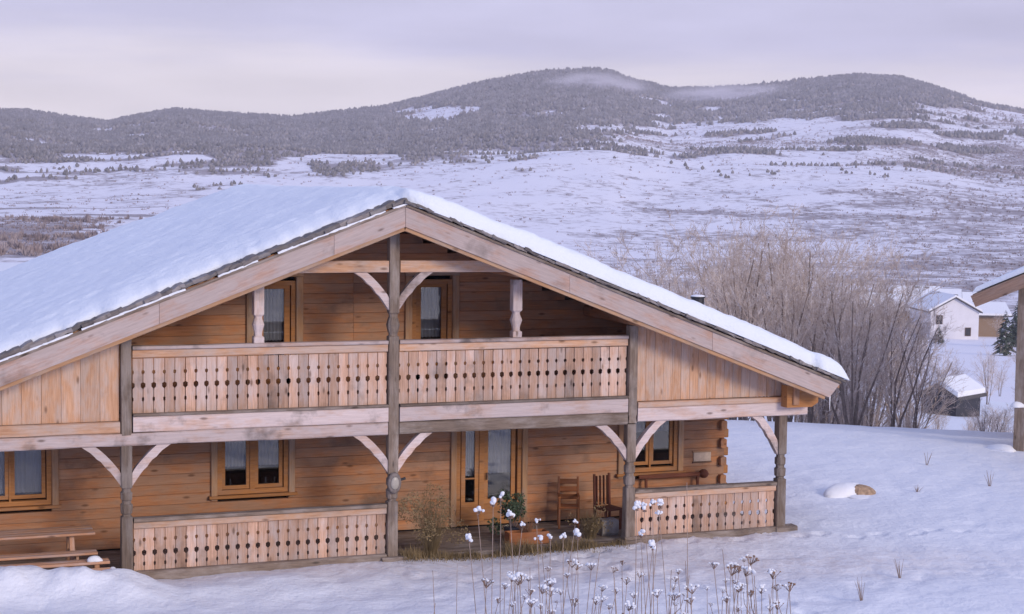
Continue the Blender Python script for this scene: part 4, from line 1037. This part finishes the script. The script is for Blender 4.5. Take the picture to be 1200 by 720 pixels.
lbar('corner_post', nb, (Wd - px_, .5, -.05), (Wd - px_, .5, ze + k * px_ - .3), .30, .30, 'grey_wood', seg=.5, jit=.008)
lbar('tie_beam', nb, (px_ + .16, .5, 3.0), (Wd - px_ - .16, .5, 3.0), .22, .26, 'grey_wood', seg=.6, jit=.006)
gw = lbar('porch_wall', nb, (px_ + .16, .5, .08), (Wd - px_ - .16, .5, .08), .12, .14, 'grey_wood')
n = 48
for i in range(n):
    x = px_ + .17 + (Wd - 2 * px_ - .36) * (i + .5) / n; lbar('porch_board', nb, (x, .47, .15), (x, .47, 1.1), .03, .185, 'panel_wood', gw, up=(1, 0, 0), ch=.004)
lbar('handrail', nb, (px_ + .16, .47, 1.14), (Wd - px_ - .16, .47, 1.14), .2, .07, 'grey_wood', gw)
wl = lobj('gable_wall', nb, mesh('gable_wall', [(px_, 2.3, 0), (Wd - px_, 2.3, 0), (Wd - px_, 2.3, ze + k * px_ - .3), (Wd / 2, 2.3, ze + k * Wd / 2 - .3), (px_, 2.3, ze + k * px_ - .3), (px_, 10.5, 0), (Wd - px_, 10.5, 0), (Wd - px_, 10.5, ze + k * px_ - .3), (Wd / 2, 10.5, ze + k * Wd / 2 - .3), (px_, 10.5, ze + k * px_ - .3)], [(0, 1, 2, 3, 4), (9, 8, 7, 6, 5), (1, 6, 7, 2), (5, 0, 4, 9)]), 'interior')
for i in range(18):
    z = .1 + .2 * i; lbar('wall_log', nb, (px_, 2.2, z + .1), (Wd - px_, 2.2, z + .1), .14, .196, 'log_wood', wl); lbar('wall_log', nb, (px_ - .08, 2.3, z + .1), (px_ - .08, 10.5, z + .1), .14, .196, 'log_wood', wl)
o = link('snow_lump', lump(.20, .18, .16, 31), 'snow_cap', None, WM[nb.name] @ T(px_ - .05, .40, 1.18), label='cap of snow against the corner post of the second chalet', cat='snow')
link('snow_lump', lump(.42, .3, .16, 33), 'snow_cap', None, WM[nb.name] @ T(px_ - .45, .35, -.04), label='small heap of snow at the foot of the second chalet', cat='snow')

# ------------------------------------------------------------------ dry stalks in the foreground
def head_mesh(kind, seed):
    rr = random.Random(seed); vs, fs, sv, sf = [], [], [], []
    def ball(V_, F_, c, r, flat=1.0, n=6, m=4):
        k0 = len(V_); ph = rr.uniform(0, 6)
        for i in range(m + 1):
            t = -math.pi / 2 + math.pi * i / m
            for k in range(n):
                a = 2 * math.pi * k / n; f = r * (1 + .18 * math.sin(2 * a + ph + i))
                V_.append((c[0] + f * math.cos(t) * math.cos(a), c[1] + f * math.cos(t) * math.sin(a), c[2] + r * flat * math.sin(t)))
        for i in range(m):
            for k in range(n): a, b = k0 + i * n + k, k0 + i * n + (k + 1) % n; F_.append((a, b, b + n, a + n))
    if kind == 'cap':
        for _ in range(5): ball(vs, fs, (rr.uniform(-.022, .022), rr.uniform(-.022, .022), rr.uniform(-.03, .0)), .013, .8)
        for _ in range(8): ball(sv, sf, (rr.gauss(0, .016), rr.gauss(0, .016), rr.uniform(-.012, .045)), rr.uniform(.012, .024), rr.uniform(.8, 1.2), 7, 5)
    else:
        for i in range(11):
            a = rr.uniform(0, 6.28); q = rr.uniform(.015, .085); c = (q * math.cos(a), q * math.sin(a), .03 - 3 * q * q + rr.uniform(-.01, .01))
            tube(vs, fs, [(0, 0, -.06), (c[0] * .6, c[1] * .6, -.015), c], [.0035, .003, .0025], 3); ball(vs, fs, c, rr.uniform(.009, .016), .7, 6, 3)
            if rr.random() < (.9 if kind == 'umbel' else .3): ball(sv, sf, (c[0], c[1], c[2] + .009), rr.uniform(.014, .026), .8, 7, 4)
    return mesh('flower_head', vs, fs, True), mesh('snow', sv, sf, True)
HEADS = {k: [head_mesh(k, 50 + 7 * i + len(k)) for i in range(5)] for k in ('cap', 'umbel', 'brown')}
for l_ in HEADS.values():
    for a, b in l_: a.materials.append(MAT['dry_umbel']); b.materials.append(MAT['snow_cap'])
def stalk(px, py, d, kind, label, group, scale=1.0, side=0):
    p = at(px, py, d); lean = rr.uniform(-.12, .12); x0, y0 = p.x - lean * R2[0] + rr.uniform(-.05, .05), p.y - lean * R2[1]
    z0 = gz(x0, y0) - .03
    t = thing('dry_stalk', (x0, y0, z0), 0, label, 'plant', group)
    hp = Vector((p.x - x0, p.y - y0, p.z - z0)); vs, fs = [], []
    mid = hp * .55 + Vector((rr.uniform(-.05, .05), rr.uniform(-.05, .05), 0))
    pts = [Vector((0, 0, 0)), mid * .5, mid, mid.lerp(hp, .5), hp - Vector((0, 0, .02))]
    tube(vs, fs, pts, [.0038, .0035, .003, .0026, .002], 4)
    st = mesh('stem', vs, fs)
    lobj('stem', t, st, 'dry_stem')
    tops = [(hp, scale)]
    for i in range(side):
        f = rr.uniform(.55, .8); q = mid.lerp(hp, (f - .5) * 2); a = rr.uniform(0, 6.28); L = rr.uniform(.10, .22)
        e = q + Vector((math.cos(a) * L * .6, math.sin(a) * L * .6, L)); bv, bf_ = [], []
        tube(bv, bf_, [q, q.lerp(e, .5) + Vector((math.cos(a) * .03, math.sin(a) * .03, -.01)), e - Vector((0, 0, .015))], [.0032, .0028, .0022], 3)
        lobj('side_shoot', t, mesh('side_shoot', bv, bf_), 'dry_stem'); tops.append((e, scale * rr.uniform(.55, .85)))
    for (e, sc) in tops:
        if kind == 'bare': continue
        a, b = rr.choice(HEADS[kind]); m_ = T(*e) @ Matrix.Rotation(rr.uniform(0, 6), 4, 'Z') @ Matrix.Rotation(rr.uniform(-.25, .25), 4, 'X') @ Matrix.Diagonal((sc, sc, sc, 1))
        h_ = lobj('flower_head', t, a, None, m_); h_['kind'] = 'stuff'; s_ = lobj('snow_cap', t, b, None, m_, h_); s_['kind'] = 'stuff'
    return t
GC = 'capped stalks in front of the entrance'
for (px, py, lab, sc) in ((560, 600, 'snow-capped dry stalk in front of the left side of the door', 1.2), (578, 590, 'snow-capped stalk before the door glass, lower of the close pair', 1.4), (587, 583, 'tallest snow-capped stalk in front of the door glass', 1.3), (598, 604, 'snow-capped stalk in front of the green potted shrub', 1.5), (612, 615, 'stalk with a small snow cap just right of the potted shrub', 1.0),
                          (550, 632, 'snow-capped stalk near the foot of the door frame', 1.2), (629, 612, 'thin stalk with a tiny snow cap between door and chair', .8), (634, 633, 'snow-capped stalk in front of the planter, leftmost of a close row', 1.2), (645, 631, 'second stalk of the close row of snow caps by the planter', .9), (660, 629, 'third stalk of the close row of snow caps below the chair', 1.1), (677, 628, 'fat snow-capped stalk ending the row below the chair', 1.7), (674, 612, 'slim stalk rising above the fat snow-capped one', .8),
                          (746, 594, 'snow-capped stalk in front of the right railing, beside the post', 1.3), (755, 596, 'large snow cap before the right railing, second from the post', 1.4), (765, 589, 'upper snow cap before the right railing, third from the post', 1.0), (774, 592, 'snow cap before the right railing, fourth from the post', 1.2), (773, 603, 'lower snow cap in front of the right railing boards', 1.0), (751, 627, 'snow cap low in front of the right railing sill', 1.2), (765, 640, 'bent stalk with a long snow cap below the right railing', 1.3)):
    stalk(px, py, rr.uniform(10.5, 12.5), 'cap', lab, GC, sc * .52)
stalk(805, 562, 11.5, 'bare', 'tall bare stalk crossing the right porch railing', 'bare stalks')
for (px, py, lab) in ((570, 683, 'wide brown seed umbel standing alone at the left of the stalks'), (880, 656, 'brown umbel at the right end of the dry stalks, highest there'), (906, 672, 'brown umbel near the right end of the stalks'), (925, 688, 'last small brown umbel on the right of the stalks'), (858, 668, 'drooping brown umbel left of the highest right-hand one')):
    stalk(px, py, rr.uniform(9.5, 11), 'brown', lab, 'brown umbels', .62, 2)
for i in range(46):
    px = rr.choice((rr.uniform(590, 760), rr.uniform(740, 900), rr.uniform(560, 920))); py = rr.uniform(655, 712)
    kd = rr.choice(('umbel', 'umbel', 'brown'))
    stalk(px, py, rr.uniform(9, 13), kd, 'dry stalk with a snow-dusted seed head in the dense foreground row' if kd == 'umbel' else 'dry stalk with a mostly bare brown seed head in the foreground row', 'snow-dusted stalks in the foreground' if kd == 'umbel' else 'brown stalks in the foreground', rr.uniform(.30, .6), rr.choice((0, 1, 1, 2)))
for i in range(22):
    stalk(rr.uniform(490, 930), rr.uniform(640, 712), rr.uniform(9, 13), 'bare', 'thin bare dry stem in the foreground row of stalks', 'thin bare stems in the foreground')
# small tufts poking out of the field on the right
for j, (px, py, lab) in enumerate(((1055, 672, 'two dry twigs poking from the snow below the boulder'), (1010, 705, 'dry brown tuft at the bottom edge right of the stalks'), (1160, 570, 'thin dry twigs near the second chalet'), (1086, 545, 'single dry grass tuft in the upper snow field'), (1075, 577, 'tiny tuft of dry grass right of the boulder'))):
    p0 = C; d = (at(px, py, 1) - C); tt = (0 - C.z) / d.z; p = C + d * tt
    t = thing('dry_tuft', (p.x, p.y, gz(p.x, p.y) - .02), 0, lab, 'grass'); lobj('stems', t, stems(7, .45 if j != 4 else .2, .16, 300 + j, .008), 'dry_stem')

# ------------------------------------------------------------------ mist on the summit, haze over the valley
def mist(px, py, depth, rx, ry, rz_, dens, label, seed):
    p = at(px, py, depth); vs, fs = [], []
    n, m_ = 24, 12
    for i in range(m_ + 1):
        t = -math.pi / 2 + math.pi * i / m_
        for k in range(n): a = 2 * math.pi * k / n; vs.append((math.cos(t) * math.cos(a), math.cos(t) * math.sin(a), math.sin(t)))
    for i in range(m_):
        for k in range(n): a, b = i * n + k, i * n + (k + 1) % n; fs.append((a, b, b + n, a + n))
    mm = bpy.data.materials.new('mist'); mm.use_nodes = True; tt = mm.node_tree; tt.nodes.clear(); MAT['mist%d' % seed] = mm
    o = tt.nodes.new('ShaderNodeOutputMaterial'); pv = tt.nodes.new('ShaderNodeVolumePrincipled'); pv.inputs['Color'].default_value = (.93, .90, .95, 1); pv.inputs['Anisotropy'].default_value = .0
    tcn = tt.nodes.new('ShaderNodeTexCoord'); ln = tt.nodes.new('ShaderNodeVectorMath'); ln.operation = 'LENGTH'; tt.links.new(tcn.outputs['Object'], ln.inputs[0])
    r1 = tt.nodes.new('ShaderNodeMapRange'); r1.interpolation_type = 'SMOOTHSTEP'; r1.inputs[1].default_value = .0; r1.inputs[2].default_value = 1.0; r1.inputs[3].default_value = 1; r1.inputs[4].default_value = 0; tt.links.new(ln.outputs['Value'], r1.inputs[0])
    nz = tt.nodes.new('ShaderNodeTexNoise'); nz.inputs['Scale'].default_value = 2.6; nz.inputs['Detail'].default_value = 4; tt.links.new(tcn.outputs['Object'], nz.inputs['Vector'])
    r2 = tt.nodes.new('ShaderNodeMapRange'); r2.inputs[1].default_value = .32; r2.inputs[2].default_value = .68; r2.inputs[3].default_value = .1; r2.inputs[4].default_value = 1; tt.links.new(nz.outputs[0], r2.inputs[0])
    mu = tt.nodes.new('ShaderNodeMath'); mu.operation = 'MULTIPLY'; tt.links.new(r1.outputs[0], mu.inputs[0]); tt.links.new(r2.outputs[0], mu.inputs[1])
    mu2 = tt.nodes.new('ShaderNodeMath'); mu2.operation = 'MULTIPLY'; mu2.inputs[1].default_value = dens; tt.links.new(mu.outputs[0], mu2.inputs[0])
    tt.links.new(mu2.outputs[0], pv.inputs['Density']); tt.links.new(pv.outputs[0], o.inputs['Volume'])
    link('mist', mesh('mist', vs, fs), 'mist%d' % seed, None, T(*p) @ Matrix.Rotation(FACE, 4, 'Z') @ Matrix.Diagonal((rx, ry, rz_, 1)), label=label, cat='mist', kind='stuff')
mist(694, 108, 2330, 90, 150, 30, .085, 'wisp of mist clinging to the mountain summit', 1)
mist(872, 119, 2330, 150, 150, 26, .065, 'pinkish veil of mist along the ridge right of the summit', 2)
def haze(dens):
    mm = bpy.data.materials.new('haze'); mm.use_nodes = True; tt = mm.node_tree; tt.nodes.clear(); MAT['haze'] = mm
    o = tt.nodes.new('ShaderNodeOutputMaterial'); pv = tt.nodes.new('ShaderNodeVolumePrincipled'); pv.inputs['Color'].default_value = (.90, .88, .96, 1); pv.inputs['Density'].default_value = dens
    tt.links.new(pv.outputs[0], o.inputs['Volume'])
    boxes('haze', [(-3500, 3500, -3500, 3500, -190, 260)], 'haze', kind='stuff', label='thin lavender haze filling the valley air', cat='haze')
haze(1.6e-4)
